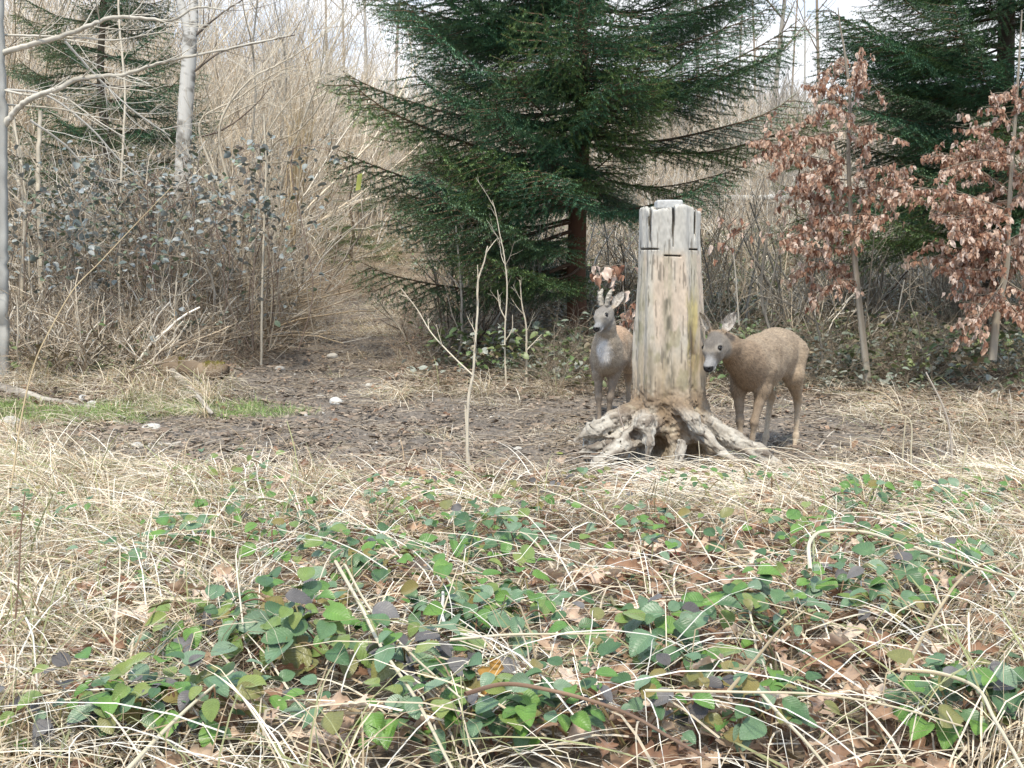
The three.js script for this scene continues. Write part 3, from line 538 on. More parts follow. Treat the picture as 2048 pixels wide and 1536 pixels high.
// ---- stones
{
  const spots = [
    [672, 808, 0.055, [0.62, 0.60, 0.55], 'smooth whitish stone lying alone in the middle of the clearing'],
    [304, 862, 0.05, [0.56, 0.53, 0.47], 'pale stone at the near edge of the green grass patch'],
    [168, 803, 0.045, [0.58, 0.56, 0.52], 'pale stone beside the tip of the grey log'],
    [185, 815, 0.04, [0.60, 0.58, 0.54], 'small pale stone in front of the tip of the grey log'],
    [20, 856, 0.07, [0.45, 0.42, 0.36], 'rounded grey stone in dry grass at the left edge'],
    [640, 800, 0.03, [0.50, 0.48, 0.43], 'little grey stone left of the smooth whitish stone'],
    [738, 775, 0.03, [0.52, 0.49, 0.43], 'little grey stone near the mouth of the path'],
    [560, 740, 0.04, [0.50, 0.46, 0.40], 'flat grey stone right of the mossy rotten log'],
    [665, 718, 0.05, [0.50, 0.47, 0.42], 'pale stone on the left verge of the path'],
    [1035, 905, 0.022, [0.55, 0.52, 0.46], 'tiny pale stone on bare soil left of the stump roots'],
    [275, 902, 0.035, [0.52, 0.49, 0.44], 'flat grey stone beside the short white stick'],
  ];
  spots.forEach(([px, py, s, c, label], q) => {
    let d = 6; for (let k = 0; k < 60; k++) { const p = G(px, d), q2 = P(px, py, d); if (q2.y <= p.y) break; d += 0.15; }
    const p = G(px, d), R = rngOf(300 + q), t = thing('stone', label, 'stone', p.add(V(0, s * 0.28, 0)), R() * 6.28, 'stones lying in the clearing');
    const g = new THREE.IcosahedronGeometry(1, 3), a = g.attributes.position, mb = [];
    for (let i = 0; i < a.count; i++) { const x = a.getX(i), y = a.getY(i), z = a.getZ(i), k = 0.78 + 0.4 * fbm(x * 1.3 + q * 5, y * 1.3, z * 1.3, 3); a.setXYZ(i, x * k * s * 1.25, y * k * s * 0.66, z * k * s * 0.9); const f = 0.65 + 0.6 * fbm(x * 6 + q, y * 6, z * 6, 4); mb.push(c[0] * f, c[1] * f, c[2] * f); }
    g.setAttribute('color', new THREE.Float32BufferAttribute(mb, 3)); g.computeVertexNormals();
    mesh('stone_body', g, MAT.stone, t);
  });
}
// find the ground distance at which column px shows at height py
function distAt(px, py, d = 2.2) { for (let k = 0; k < 900; k++) { if (P(px, py, d).y <= G(px, d).y) return d; d += 0.03; } return d; }
// ---- logs and sticks lying in the clearing
function woodColour(seed, a, b) { return (t, an, p) => { const g = fbm(p.x * 6 + seed, an * 1.6, p.z * 6, 4); return mix3(a, b, sstep(0.3, 0.7, g)); }; }
function log(name, label, pts, r0, r1, a, b, seed, lift = 0.3) {
  const R = rngOf(seed), P3 = pts.map(([px, py]) => { const p = G(px, distAt(px, py)); p.y += r0 * lift; return p; }), mid = P3[Math.floor(P3.length / 2)].clone();
  const t = thing(name, label, name.split('_').pop(), mid.clone().setY(H(mid.x, mid.z))), c = curve(P3.map((p) => p.clone().sub(t.position)), 26), mb = new MB();
  c.forEach((p, k) => p.add(V(0, (R() - 0.5) * r0 * 0.25, (R() - 0.5) * r0 * 0.25)));
  tube(mb, c, (u) => lerp(r0, r1, u) * (0.86 + 0.3 * n3(u * 13 + seed, 1, 2)), 12, woodColour(seed, a, b));
  mesh('wood', mb.geo(), MAT.wood, t); log.line = c;
  return t;
}
const GREYW = [[0.20, 0.165, 0.13], [0.50, 0.45, 0.38]], BROWNW = [[0.10, 0.068, 0.045], [0.27, 0.20, 0.13]];
log('fallen_log', 'long grey weathered log lying at the left edge beside the green grass', [[-60, 770], [20, 785], [95, 808], [150, 818], [192, 824]], 0.045, 0.028, ...GREYW, 7);
log('fallen_branch', 'pale broken branch slanting down from the mossy rotten log', [[318, 730], [345, 757], [380, 790], [424, 842]], 0.034, 0.014, ...GREYW, 8, 1.6);
log('fallen_branch', 'short grey branch leaning in dry grass left of the mossy log', [[224, 734], [205, 758], [186, 778]], 0.03, 0.018, ...GREYW, 9, 0.6);
log('fallen_stick', 'short whitish stick lying on bare soil below the green grass', [[316, 890], [340, 891], [362, 887]], 0.011, 0.008, [0.4, 0.36, 0.3], [0.62, 0.57, 0.5], 10);
log('fallen_stick', 'white curved stick on the far side of the mossy rotten log', [[366, 718], [392, 716], [420, 705]], 0.014, 0.010, [0.4, 0.36, 0.3], [0.6, 0.55, 0.48], 12);
log('fallen_stick', 'thin bent stick on the soil right of the doe', [[1632, 907], [1646, 888], [1660, 872], [1668, 866]], 0.006, 0.004, [0.4, 0.34, 0.27], [0.6, 0.53, 0.45], 13, 2);
{ // the rotten log with moss
  const t = log('rotten_log', 'dark rotten log with yellow moss in the mound left of the path', [[335, 748], [372, 752], [410, 757], [450, 758]], 0.085, 0.07, ...BROWNW, 14, 0.6), mb = new MB(), R = rngOf(15);
  for (let k = 0; k < 1500; k++) { const o = log.line[Math.floor((R() < 0.5 ? 0.03 + 0.25 * R() : 0.72 + 0.26 * R()) * 26)], dz = (R() - 0.5) * 0.15, x = o.x + (R() - 0.5) * 0.04, z = o.z + dz, y = o.y + Math.sqrt(Math.max(0.0004, 0.0066 - dz * dz)) - 0.008, a = R() * 6.28, l = 0.012 + 0.012 * R(), c = mix3([0.16, 0.15, 0.03], [0.34, 0.27, 0.06], R()); const A = mb.v(x, y, z, c), B = mb.v(x + Math.cos(a) * 0.006, y, z + Math.sin(a) * 0.006, c), C = mb.v(x + (R() - 0.5) * 0.02, y + l, z + (R() - 0.5) * 0.02, c); mb.t(A, B, C); }
  mesh('moss', mb.geo(), MAT.litter, t).userData.kind = 'stuff';
}
log('fallen_log', 'pale fallen trunk lying on the slope behind the beech saplings', [[1430, 408], [1500, 410], [1560, 407], [1660, 402]], 0.08, 0.06, [0.55, 0.52, 0.46], [0.75, 0.72, 0.66], 16, 2);
// ---------------------------------------------------------------- spruces
// one branch along +x with side twigs lying in its plane, hung with needles
function spruceBranch(seed, fine) {
  const R = rngOf(seed), wood = new MB(), ndl = new MB(), L = 1, up = V(0, 1, 0);
  const line = (t) => V(t * L, L * (-0.16 * t + 0.26 * t * t * t) + 0.012 * Math.sin(t * 9 + seed), 0.03 * L * Math.sin(t * 5 + seed * 1.7));
  const main = Array.from({ length: 13 }, (_, i) => line(i / 12));
  const wc = [0.14, 0.085, 0.05];
  tube(wood, main, [0.0085, 0.0012], 5, wc);
  const A = V(0, 0, 0), N = V(0, 0, 0), B = V(0, 0, 0), D = V(0, 0, 0);
  const needles = (pts, density, tipness) => {
    for (let k = 0; k < pts.length - 1; k++) {
      A.copy(pts[k + 1]).sub(pts[k]); const len = A.length(); A.normalize(); N.crossVectors(A, up).normalize(); B.crossVectors(N, A);
      const n = Math.max(1, Math.round(len * density));
      for (let q = 0; q < n; q++) {
        const f = R(), x = lerp(pts[k].x, pts[k + 1].x, f), y = lerp(pts[k].y, pts[k + 1].y, f), z = lerp(pts[k].z, pts[k + 1].z, f), an = R() * 6.283;
        D.copy(N).multiplyScalar(Math.cos(an)).addScaledVector(B, Math.sin(an) * 0.8 + 0.15).addScaledVector(A, 0.75).normalize();
        const l = (fine ? 0.0120 : 0.017) * (0.7 + 0.5 * R()), w = fine ? 0.0019 : 0.0032, tip = clamp(tipness * (k + f) / (pts.length - 1));
        const c = mix3([0.092, 0.172, 0.102], [0.20, 0.30, 0.115], tip * R()), g = 0.65 + 0.7 * R();
        const ca = [c[0] * g, c[1] * g, c[2] * g], sx = -D.z * w, sz = D.x * w;
        const a = ndl.v(x + sx, y, z + sz, ca), b = ndl.v(x - sx, y, z - sz, ca), e = ndl.v(x + D.x * l, y + D.y * l, z + D.z * l, ca);
        ndl.t(a, b, e);
      }
    }
  };
  const dens = fine ? 560 : 330;
  needles(main.slice(4), dens * 0.8, 1);
  const n = fine ? 34 : 24;
  for (let k = 0; k < n; k++) {
    const t = lerp(0.16, 0.97, (k + R() * 0.6) / n), s = k % 2 ? 1 : -1, p = line(t), l = (0.10 + 0.32 * Math.pow(1 - t, 0.8) * sstep(0.05, 0.35, t)) * (0.75 + 0.5 * R()), an = lerp(1.0, 0.65, t) + (R() - 0.5) * 0.25, droop = 0.10 + 0.32 * R() * (1 - t);
    const q = (u) => V(p.x + Math.cos(an) * l * u, p.y - droop * l * u * (1.15 - 0.5 * u) + 0.02 * l * Math.sin(u * 7), p.z + s * Math.sin(an) * l * u);
    const pts = [0, 0.25, 0.5, 0.75, 1].map(q); tube(wood, pts, [0.0028, 0.0008], 3, wc); needles(pts, dens, 1);
    const m = Math.floor(l * (fine ? 30 : 20));
    for (let j = 0; j < m; j++) {
      const u = lerp(0.15, 0.9, (j + R() * 0.5) / m), o = q(u), ss = j % 2 ? 1 : -1, l2 = l * 0.50 * (1.05 - u) + 0.03, a2 = s * an + ss * 0.8, dr = 0.15 + 0.5 * R();
      const e = [0, 0.5, 1].map((v) => V(o.x + Math.cos(a2) * l2 * v, o.y - dr * l2 * v, o.z + Math.sin(a2) * l2 * v));
      needles(e, dens, 1.2);
    }
  }
  return { wood: wood.geo(), needles: ndl.geo(false) };
}
const BR = { fine: [1, 2, 3, 4, 5].map((s) => spruceBranch(s * 13, true)), rough: [1, 2, 3].map((s) => spruceBranch(s * 29, false)) };
const NEEDLE = [[1, 1, 1], [0.8, 1.0, 1.08], [1.25, 1.15, 0.85], [1.0, 0.95, 0.8]].map((c) => std({ roughness: 0.55, color: new THREE.Color(...c) }));
const trunkBark = (seed, a, b) => (t, an, p) => mix3(a, b, fbm(p.x * 9 + Math.cos(an) * 3 + seed, p.y * 7, p.z * 9 + Math.sin(an) * 3, 4));
// whorls: [height, length, tilt at the base, how many]
function spruce(label, pos, trunkR, height, whorls, o) {
  const t = thing('spruce_tree', label, 'spruce tree', pos), R = rngOf(o.seed), mb = new MB();
  const pts = Array.from({ length: 20 }, (_, i) => V(0.03 * Math.sin(i * 0.9 + o.seed), height * i / 19 - 0.05, 0.03 * Math.cos(i * 0.7)));
  tube(mb, pts, (u) => trunkR * (1 - 0.93 * u) * (1 + 0.22 * sstep(0.05, 0, u)), 12, trunkBark(o.seed, o.bark[0], o.bark[1]));
  mesh('trunk', mb.geo(), MAT.bark, t);
  for (const [h, len, tilt, n, a0] of whorls) for (let k = 0; k < n; k++) {
    const an = (a0 ?? R() * 6.28) + (k + (R() - 0.5) * 0.5) / n * 2 * Math.PI, l = len * (0.82 + 0.3 * R());
    if (o.skip && o.skip(an, h)) continue;
    const fine = o.fine && h < o.fine, kit = fine ? BR.fine : BR.rough, b = kit[Math.floor(R() * kit.length)];
    const m = mesh('branch', b.wood, MAT.bark, t); m.position.set(0, h + (R() - 0.5) * 0.22, 0);
    m.rotation.set((R() - 0.5) * 0.5, an, tilt + (R() - 0.5) * 0.22, 'YXZ'); m.scale.set(l, l * (0.8 + 0.5 * R()), l * (0.85 + 0.3 * R()));
    const c = o.tint ? o.tint(R, an, h) : R() < 0.2 ? 2 : R() < 0.5 ? 1 : 0;
    mesh('needles', b.needles, NEEDLE[c], m);
  }
  return t;
}
{
  const p = G(1157, 12);
  const W = []; const R = rngOf(5);
  for (const [h, l, tl, an] of [[0.78, 1.5, -0.02, 3.5], [0.85, 1.7, -0.08, 3.1], [1.0, 2.1, -0.06, 3.35], [1.1, 2.3, -0.04, 2.95], [1.15, 2.2, 0.0, 3.6], [1.25, 2.4, -0.02, 3.25], [1.0, 1.2, -0.1, 2.6], [1.2, 1.8, 0.0, 2.2], [1.0, 0.95, 0.06, 4.8], [0.9, 2.0, -0.1, 3.05], [0.75, 1.3, 0.0, 2.9]]) W.push([h, l, tl, 1, an]);
  for (let h = 1.55; h < 4.4; h += 0.24) for (let k = 0; k < 3; k++) W.push([h, (1.7 + 0.7 * R()) * Math.pow(1 - h / 9.6, 0.5), -0.05 + 0.1 * R(), 1, 3.7 + k * 0.6 + 0.4 * R()]);
  for (let h = 1.35; h < 8.4; h += h < 4.3 ? 0.235 : 0.42) W.push([h, (h < 1.7 ? 2.3 : 2.85) * Math.pow(1 - h / 9.6, 0.62), lerp(0.0, 0.30, clamp((h - 1.2) / 4)), 7]);
  spruce('large dark green spruce in the middle behind the stump', p, 0.110, 9, W, { seed: 3, fine: 4.2, bark: [[0.10, 0.045, 0.025], [0.22, 0.11, 0.065]], skip: (an, h) => (h < 1.5 && h > 1.3 && Math.cos(an) > -0.2) || (h < 4.6 && Math.cos(an) > 0.3 && hash3(Math.round(an * 40), Math.round(h * 40), 7) < 0.5) });
  const p2 = G(1985, 12.6), W2 = [];
  for (let h = 1.25; h < 9; h += h < 4.2 ? 0.25 : 0.45) W2.push([h, 2.35 * Math.pow(1 - h / 10.5, 0.6), lerp(-0.02, 0.28, clamp((h - 1.2) / 4)), 7]);
  for (let h = 1.4; h < 5.2; h += 0.22) for (let k = 0; k < 3; k++) W2.push([h, (1.5 + 0.6 * R()) * Math.pow(1 - h / 10.5, 0.5), -0.02 + 0.12 * R(), 1, 3.1 + k * 0.75 + 0.5 * R()]);
  W2.push([3.35, 2.35, 0.12, 1, 3.6], [2.95, 2.2, 0.1, 1, 3.75], [3.9, 2.3, 0.18, 1, 3.5]);
  spruce('shadowy dark spruce at the right edge behind the brown leafed saplings', p2, 0.13, 9.5, W2, { seed: 9, fine: 4.2, skip: (an, h) => h < 4.2 && Math.cos(an) > 0.72, bark: [[0.06, 0.045, 0.03], [0.15, 0.11, 0.08]] });
  const p3 = G(225, 12.9), W3 = [];
  for (let h = 1.0; h < 5.4; h += 0.27) W3.push([h, 1.6 * Math.pow(1 - h / 6.6, 0.6), 0.05, 7]);
  spruce('small spruce half hidden behind bare twigs left of the birch', p3, 0.08, 5.7, W3, { seed: 21, fine: 0, bark: [[0.1, 0.07, 0.05], [0.2, 0.15, 0.1]] });
  const p4 = G(705, 19), W4 = [];
  for (let h = 0.3; h < 2.0; h += 0.28) W4.push([h, 0.95 * (1 - h / 2.5), 0.15, 6]);
  spruce('little yellowish young spruce behind the left tips of the large spruce', p4, 0.035, 2.3, W4, { seed: 27, fine: 0, bark: [[0.1, 0.07, 0.05], [0.2, 0.15, 0.1]], tint: () => 2 });
  const p5 = G(1590, 15), W5 = [];
  for (let h = 0.4; h < 2.6; h += 0.3) W5.push([h, 0.9 * (1 - h / 3.2), 0.2, 5]);
  spruce('thin light green young spruce left of the first beech sapling', p5, 0.03, 2.8, W5, { seed: 33, fine: 0, bark: [[0.1, 0.07, 0.05], [0.2, 0.15, 0.1]], tint: () => 2 });
}
// ---------------------------------------------------------------- bare broadleaved wood
// adds a branching stem; returns the points where its twigs end
function grow(mb, R, p, dir, len, r, level, o, ends) {
  const n = level === 0 ? 9 : level === 1 ? 6 : 4, pts = [p.clone()], d = dir.clone(), q = p.clone();
  for (let k = 0; k < n; k++) { d.add(V((R() - 0.5) * o.wob, (R() - 0.5) * o.wob * 0.7 + o.lift, (R() - 0.5) * o.wob)).normalize(); q.addScaledVector(d, len / n); pts.push(q.clone()); }
  tube(mb, pts, [r, level >= o.levels ? r * 0.35 : r * 0.45], level === 0 ? o.sides || 5 : 3, o.colour(R));
  if (level >= o.levels) { if (ends) ends.push([pts[n], d.clone(), pts]); return; }
  const m = Math.round(o.kids[level] * (0.75 + 0.5 * R()));
  for (let k = 0; k < m; k++) {
    const f = lerp(o.from ?? 0.25, 1, (k + R()) / m), i = Math.min(n - 1, Math.floor(f * n)), s = pts[i].clone().lerp(pts[i + 1], f * n - i);
    const ax = pts[i + 1].clone().sub(pts[i]).normalize(), a = R() * 6.283, side = V(Math.cos(a), 0.2, Math.sin(a)); side.addScaledVector(ax, -side.dot(ax)).normalize();
    grow(mb, R, s, ax.multiplyScalar(Math.cos(o.angle)).addScaledVector(side, Math.sin(o.angle)).normalize(), len * (o.ratio ?? 0.45) * (1.15 - 0.5 * f) * (0.7 + 0.6 * R()), r * lerp(0.55, 0.3, f), level + 1, o, ends);
  }
}
const pick = (list, v = 0.3) => (R) => { const c = list[Math.floor(R() * list.length)], k = 1 - v / 2 + v * R(); return [c[0] * k, c[1] * k, c[2] * k]; };
const TAN = [[0.56, 0.45, 0.32], [0.70, 0.60, 0.46], [0.40, 0.31, 0.21], [0.80, 0.73, 0.62]], GREYT = [[0.40, 0.36, 0.30], [0.50, 0.46, 0.40], [0.30, 0.26, 0.21]], DARKT = [[0.15, 0.11, 0.08], [0.22, 0.17, 0.12], [0.30, 0.24, 0.18]];
function thicketGeo(seed, h, stems, o) {
  const R = rngOf(seed), mb = new MB();
  for (let k = 0; k < stems; k++) { const a = R() * 6.28, l = o.lean * R(); grow(mb, R, V(Math.cos(a) * 0.35 * R(), -0.1, Math.sin(a) * 0.35 * R()), V(Math.cos(a) * l, 1, Math.sin(a) * l).normalize(), h * (0.6 + 0.5 * R()), 0.008 + 0.008 * R(), 0, o); }
  return mb.geo();
}
{
  const mk = (seed, h, st, list, ex = {}) => thicketGeo(seed, h, st, { levels: 2, kids: [9, 4], wob: 0.42, lift: 0.03, angle: 0.75, lean: 0.75, sides: 4, ratio: 0.36, from: 0.2, colour: pick(list), ...ex });
  const tall = [mk(1, 4.2, 7, TAN), mk(2, 3.8, 8, TAN, { lean: 0.8 }), mk(3, 4.6, 7, GREYT.concat(TAN))];
  const low = [mk(4, 1.5, 8, TAN, { kids: [7, 3], lean: 0.9 }), mk(5, 1.2, 9, DARKT.concat(TAN), { kids: [7, 3], lean: 1.0 }), mk(6, 1.7, 7, GREYT, { kids: [7, 3], lean: 0.8 })];
  const keepClear = (x, z, px, d) => Math.abs(x - pathX(d)) < 1.0 && d < 21 ? 0 : 1;
  tall.forEach((g, q) => stuff('bare_thicket', 'dense sunlit tan thicket of bare twigs filling the left background', 'thicket', g, MAT.twig,
    scatter(165, 200 + q, 14.2, 42, (x, z, px, d) => keepClear(x, z, px, d) * (px < (d < 22 ? 545 : 640) ? 1 : px < 740 && d > 22 ? 0.3 : px < 1000 && d > 26 ? 0.2 : 0), (p, R) => [mat4(p, (R() - 0.5) * 0.2, R() * 6.28, (R() - 0.5) * 0.2, 0.8 + 0.5 * R()), col([1, 1, 1], 0.8 + 0.5 * R())], 0.6, -160, 1000)));
  stuff('bare_thicket', 'tangled pale brush in front of the birch on the left', 'thicket', mk(7, 1.9, 9, TAN.concat(GREYT), { kids: [9, 5], lean: 1.1, wob: 0.6, angle: 0.9 }), MAT.twig, scatter(90, 219, 11.2, 13.2, (x, z, px, d) => keepClear(x, z, px, d), (p, R) => [mat4(p, (R() - 0.5) * 0.5, R() * 6.28, (R() - 0.5) * 0.5, 0.7 + 0.7 * R()), col([1, 1, 1], 0.85 + 0.4 * R())], 1, -60, 610));
  stuff('bare_thicket', 'low tangle of brown twigs before the bluish bramble on the left', 'thicket', mk(8, 1.0, 10, TAN.concat(DARKT), { kids: [8, 4], lean: 1.3, wob: 0.7, angle: 0.9 }), MAT.twig, scatter(80, 220, 9.5, 11.2, (x, z, px, d) => keepClear(x, z, px, d), (p, R) => [mat4(p, (R() - 0.5) * 0.6, R() * 6.28, (R() - 0.5) * 0.6, 0.5 + 0.6 * R()), col([1, 1, 1], 0.85 + 0.4 * R())], 1, -60, 590));
  low.forEach((g, q) => stuff('bare_undergrowth', 'low tangle of bare brown brush covering the rising slope', 'undergrowth', g, MAT.twig,
    scatter(420, 210 + q, 11.5, 95, (x, z, px, d) => keepClear(x, z, px, d) * (d < 15 && px > 540 && px < 900 ? 0.12 : d < 18 && px > 1080 ? 0.4 : 1), (p, R, px, d) => [mat4(p, (R() - 0.5) * 0.3, R() * 6.28, (R() - 0.5) * 0.3, (0.7 + 0.6 * R()) * (d > 40 ? 1.6 : 1)), col([1, 1, 1], 0.75 + 0.55 * R())], 0.35)));
}
// ---------------------------------------------------------------- single bare trees and shrubs of the left side
const PALE = [[0.38, 0.34, 0.27], [0.66, 0.61, 0.52]];
function limb(t, name, px, d0, d1, r0, r1, a, b, seed, twigs, o = {}) {
  const R = rngOf(seed), mb = new MB(), pts = traced(px, d0, d1, Math.max(14, px.length * 6)).map((p) => p.sub(t.position));
  pts.forEach((p, k) => { if (k) p.add(V((R() - 0.5) * r0 * 0.25, (R() - 0.5) * r0 * 0.25, (R() - 0.5) * r0)); });
  tube(mb, pts, [r0, r1], 7, woodColour(seed, a, b));
  const n = pts.length;
  for (let k = 0; k < twigs; k++) {
    const i = Math.floor(lerp(o.from ?? 0.12, 0.98, (k + R()) / twigs) * (n - 1)), ax = pts[Math.min(n - 1, i + 1)].clone().sub(pts[i]).normalize(), sd = V(R() - 0.5, R() - 0.5, R() - 0.5); sd.addScaledVector(ax, -sd.dot(ax)).normalize();
    grow(mb, R, pts[i], ax.multiplyScalar(0.75).addScaledVector(sd, 0.65).add(V(0, o.up ?? 0.15, 0)).normalize(), (o.len ?? 0.6) * (0.4 + 0.8 * R()), Math.max(0.0035, lerp(r0, r1, i / n) * 0.4), 1, { levels: 2, kids: [0, 3], wob: 0.3, lift: 0.02, angle: 0.6, ratio: 0.5, colour: () => mix3(a, b, 0.3 + 0.6 * R()) });
  }
  return mesh(name, mb.geo(), MAT.bark, t);
}
{
  const t = thing('bare_tree', 'grey trunk cut by the left edge with long crooked branches reaching right', 'tree', G(2, 9.2));
  limb(t, 'trunk', [[8, 800], [6, 700], [4, 600], [3, 500], [3, 300], [0, 150], [-4, -40]], 9.2, 9.2, 0.055, 0.045, [0.30, 0.29, 0.26], [0.56, 0.54, 0.49], 31, 0);
  limb(t, 'branch', [[6, 255], [30, 222], [62, 197], [115, 178], [150, 160], [200, 152], [245, 150], [300, 132], [345, 120], [400, 108], [470, 95], [560, 75]], 9.2, 8.7, 0.026, 0.006, ...PALE, 32, 16);
  limb(t, 'branch', [[6, 106], [60, 90], [125, 72], [170, 55], [225, 35], [300, 38], [345, 40], [390, 15], [450, 20]], 9.2, 8.8, 0.024, 0.006, ...PALE, 33, 14);
  limb(t, 'branch', [[4, 70], [80, 72], [160, 76], [235, 80], [290, 70], [350, 60]], 9.25, 8.9, 0.010, 0.004, ...PALE, 34, 9);
  limb(t, 'branch', [[6, 180], [60, 190], [110, 182], [145, 205], [200, 245], [250, 275]], 9.2, 9.0, 0.010, 0.004, ...PALE, 35, 8);
  limb(t, 'branch', [[6, 210], [55, 212], [120, 218], [180, 232], [240, 240]], 9.25, 9.3, 0.009, 0.004, ...PALE, 36, 8);
}
{
  const t = thing('birch_tree', 'white barked birch with a forked top among the sunlit thicket', 'birch tree', G(366, 12.1));
  const white = (seed) => { const R = 0; return (u, an, p) => { const g = 0.6 * fbm(Math.cos(an) * 1.1 + seed, p.y * 15, Math.sin(an) * 1.1, 3) + 0.4 * fbm(Math.cos(an) * 2.5 + seed, p.y * 45, Math.sin(an) * 2.5, 2), k = sstep(0.52, 0.60, g); return mix3([0.60, 0.57, 0.52], [0.16, 0.14, 0.115], 0.85 * k); }; };
  const part = (name, px, r0, r1, seed) => { const mb = new MB(), pts = traced(px, 12.1, 12.1, 120).map((p) => p.sub(t.position)); tube(mb, pts, [r0, r1], 12, white(seed)); mesh(name, mb.geo(), MAT.bark, t); };
  part('trunk', [[362, 735], [364, 620], [364, 480], [366, 320], [372, 200], [378, 120], [380, 72]], 0.088, 0.074, 41);
  part('stem', [[378, 90], [374, 50], [362, 10], [352, -40], [345, -120]], 0.05, 0.04, 42);
  part('stem', [[382, 90], [388, 50], [388, 0], [392, -60], [398, -140]], 0.046, 0.036, 43);
  limb(t, 'branch', [[385, 76], [420, 45], [450, 22], [500, -10]], 12.1, 12.0, 0.016, 0.005, [0.10, 0.08, 0.065], [0.22, 0.18, 0.14], 44, 6);
  limb(t, 'branch', [[380, 150], [440, 105], [520, 85], [590, 70]], 12.1, 11.9, 0.014, 0.005, [0.10, 0.08, 0.065], [0.26, 0.21, 0.16], 45, 8);
  limb(t, 'branch', [[392, 275], [440, 262], [500, 220], [545, 170]], 12.0, 11.6, 0.012, 0.004, [0.14, 0.10, 0.08], [0.3, 0.24, 0.18], 46, 8);
}
{
  const pale = [[0.52, 0.43, 0.31], [0.74, 0.66, 0.53]];
  const t = thing('hazel_bush', 'sunlit bush of long pale arching branches right of the birch', 'bush', G(520, 11.8));
  [[[[520, 690], [470, 420], [440, 250], [500, 160], [555, 130], [600, 104], [660, 60]], 0.016], [[[525, 690], [440, 380], [400, 245], [470, 200], [560, 142], [640, 118]], 0.014], [[[530, 690], [535, 400], [545, 292], [592, 265], [630, 225], [660, 170]], 0.014], [[[515, 690], [470, 420], [472, 335], [560, 324], [610, 312], [660, 270]], 0.012], [[[540, 690], [560, 380], [610, 230], [640, 150], [650, 60]], 0.012], [[[500, 690], [420, 420], [430, 260], [520, 205], [560, 215]], 0.011], [[[530, 690], [500, 480], [520, 300], [600, 180], [690, 130]], 0.010]].forEach(([px, r], q) => limb(t, 'branch', px, 11.8 + 0.25 * (q % 3), 11.3 + 0.4 * (q % 2), r, 0.004, ...pale, 50 + q, 20, { len: 0.8, up: 0.3 }));
  const c = thing('hazel_coppice', 'sheaf of straight tan rods left of the large spruce', 'bush', G(578, 13.2)), R = rngOf(59);
  for (let k = 0; k < 13; k++) { const x0 = 555 + R() * 42, top = 575 + R() * 75; limb(c, 'rod', [[x0, 500], [lerp(x0, top, 0.35), 420], [lerp(x0, top, 0.7), 320], [top, 215 + 70 * R()]], 13.2 + R() * 0.4, 13 + R() * 0.7, 0.012, 0.006, [0.42, 0.31, 0.18], [0.62, 0.49, 0.31], 60 + k, 3, { len: 0.5, up: 0.5, from: 0.6 }); }
  const poles = [[[[84, 765], [82, 560], [78, 420], [76, 330], [81, 222]], 'slim pale dead stem snapped off left of the small spruce', 0.028], [[[42, 765], [45, 520], [50, 430], [44, 340], [30, 260], [20, 180]], 'slim pale leaning stem beside the grey trunk at left', 0.02], [[[30, 350], [44, 380], [52, 430], [58, 520], [60, 765]], 'short sunlit stem crossing the leaning stem at left', 0.016], [[[238, 760], [240, 420], [245, 320], [250, 180], [240, 60], [235, -30]], 'thin upright brown pole in front of the small spruce', 0.013], [[[522, 755], [525, 560], [530, 400], [532, 330], [528, 230]], 'thin tan pole standing in front of the arching pale bush', 0.012]];
  poles.forEach(([px, label, r], q) => { const th = thing('bare_sapling', label, 'sapling', G(px[0][0], 10.8)); limb(th, 'stem', px, 10.8, 10.9, r, r * 0.7, [0.42, 0.36, 0.27], [0.68, 0.60, 0.47], 80 + q, 6, { len: 0.45, from: 0.4 }); });
  [[[[0, 178], [90, 190], [175, 250], [240, 320], [330, 390]], 'long pale bough slanting across the small spruce'], [[[130, 82], [200, 160], [265, 220], [340, 272]], 'straight pale bough slanting down from the crooked branches'], [[[60, 240], [130, 290], [190, 350], [240, 365]], 'thin mottled bough hanging above the bluish bramble']].forEach(([px, label], q) => { const th = thing('bare_bough', label, 'branch', P(px[0][0], px[0][1], 10)); limb(th, 'bough', px, 10, 10.6, 0.011, 0.006, [0.40, 0.37, 0.32], [0.66, 0.62, 0.55], 90 + q, 9, { len: 0.5 }); });

}
// far bare trunks against the sky
{
  const R = rngOf(71), spots = [[1398, 60, 0.10], [1545, 70, 0.16], [1440, 64, 0.07], [1475, 80, 0.08], [1360, 78, 0.12], [1510, 90, 0.09], [1580, 74, 0.07], [1640, 66, 0.10], [1330, 55, 0.06], [1610, 58, 0.05], [730, 62, 0.09], [690, 50, 0.06], [790, 75, 0.1], [655, 68, 0.07]];
  spots.forEach(([px, d, r], q) => {
    const side = px > 1024, rank = spots.filter((s) => (s[0] > 1024) === side && (side ? s[0] <= px : s[0] >= px)).length, nth = ['first', 'second', 'third', 'fourth', 'fifth', 'sixth', 'seventh', 'eighth', 'ninth', 'tenth'][rank - 1];
    const t = thing('far_tree', `${nth} bare far trunk counted ${side ? 'rightwards' : 'leftwards'} from the large spruce against the sky`, 'tree', G(px, d), 0, 'bare trees far back on the slope'), mb = new MB(), hh = 13 + R() * 5;
    grow(mb, R, V(0, -0.2, 0), V((R() - 0.5) * 0.1, 1, 0), hh, r, 0, { levels: 2, kids: [12, 4], wob: 0.06, lift: 0.05, angle: 0.9, ratio: 0.2, from: 0.25, sides: 6, colour: pick(DARKT.concat(GREYT)) });
    mesh('trunk', mb.geo(), MAT.bark, t);
  });
}
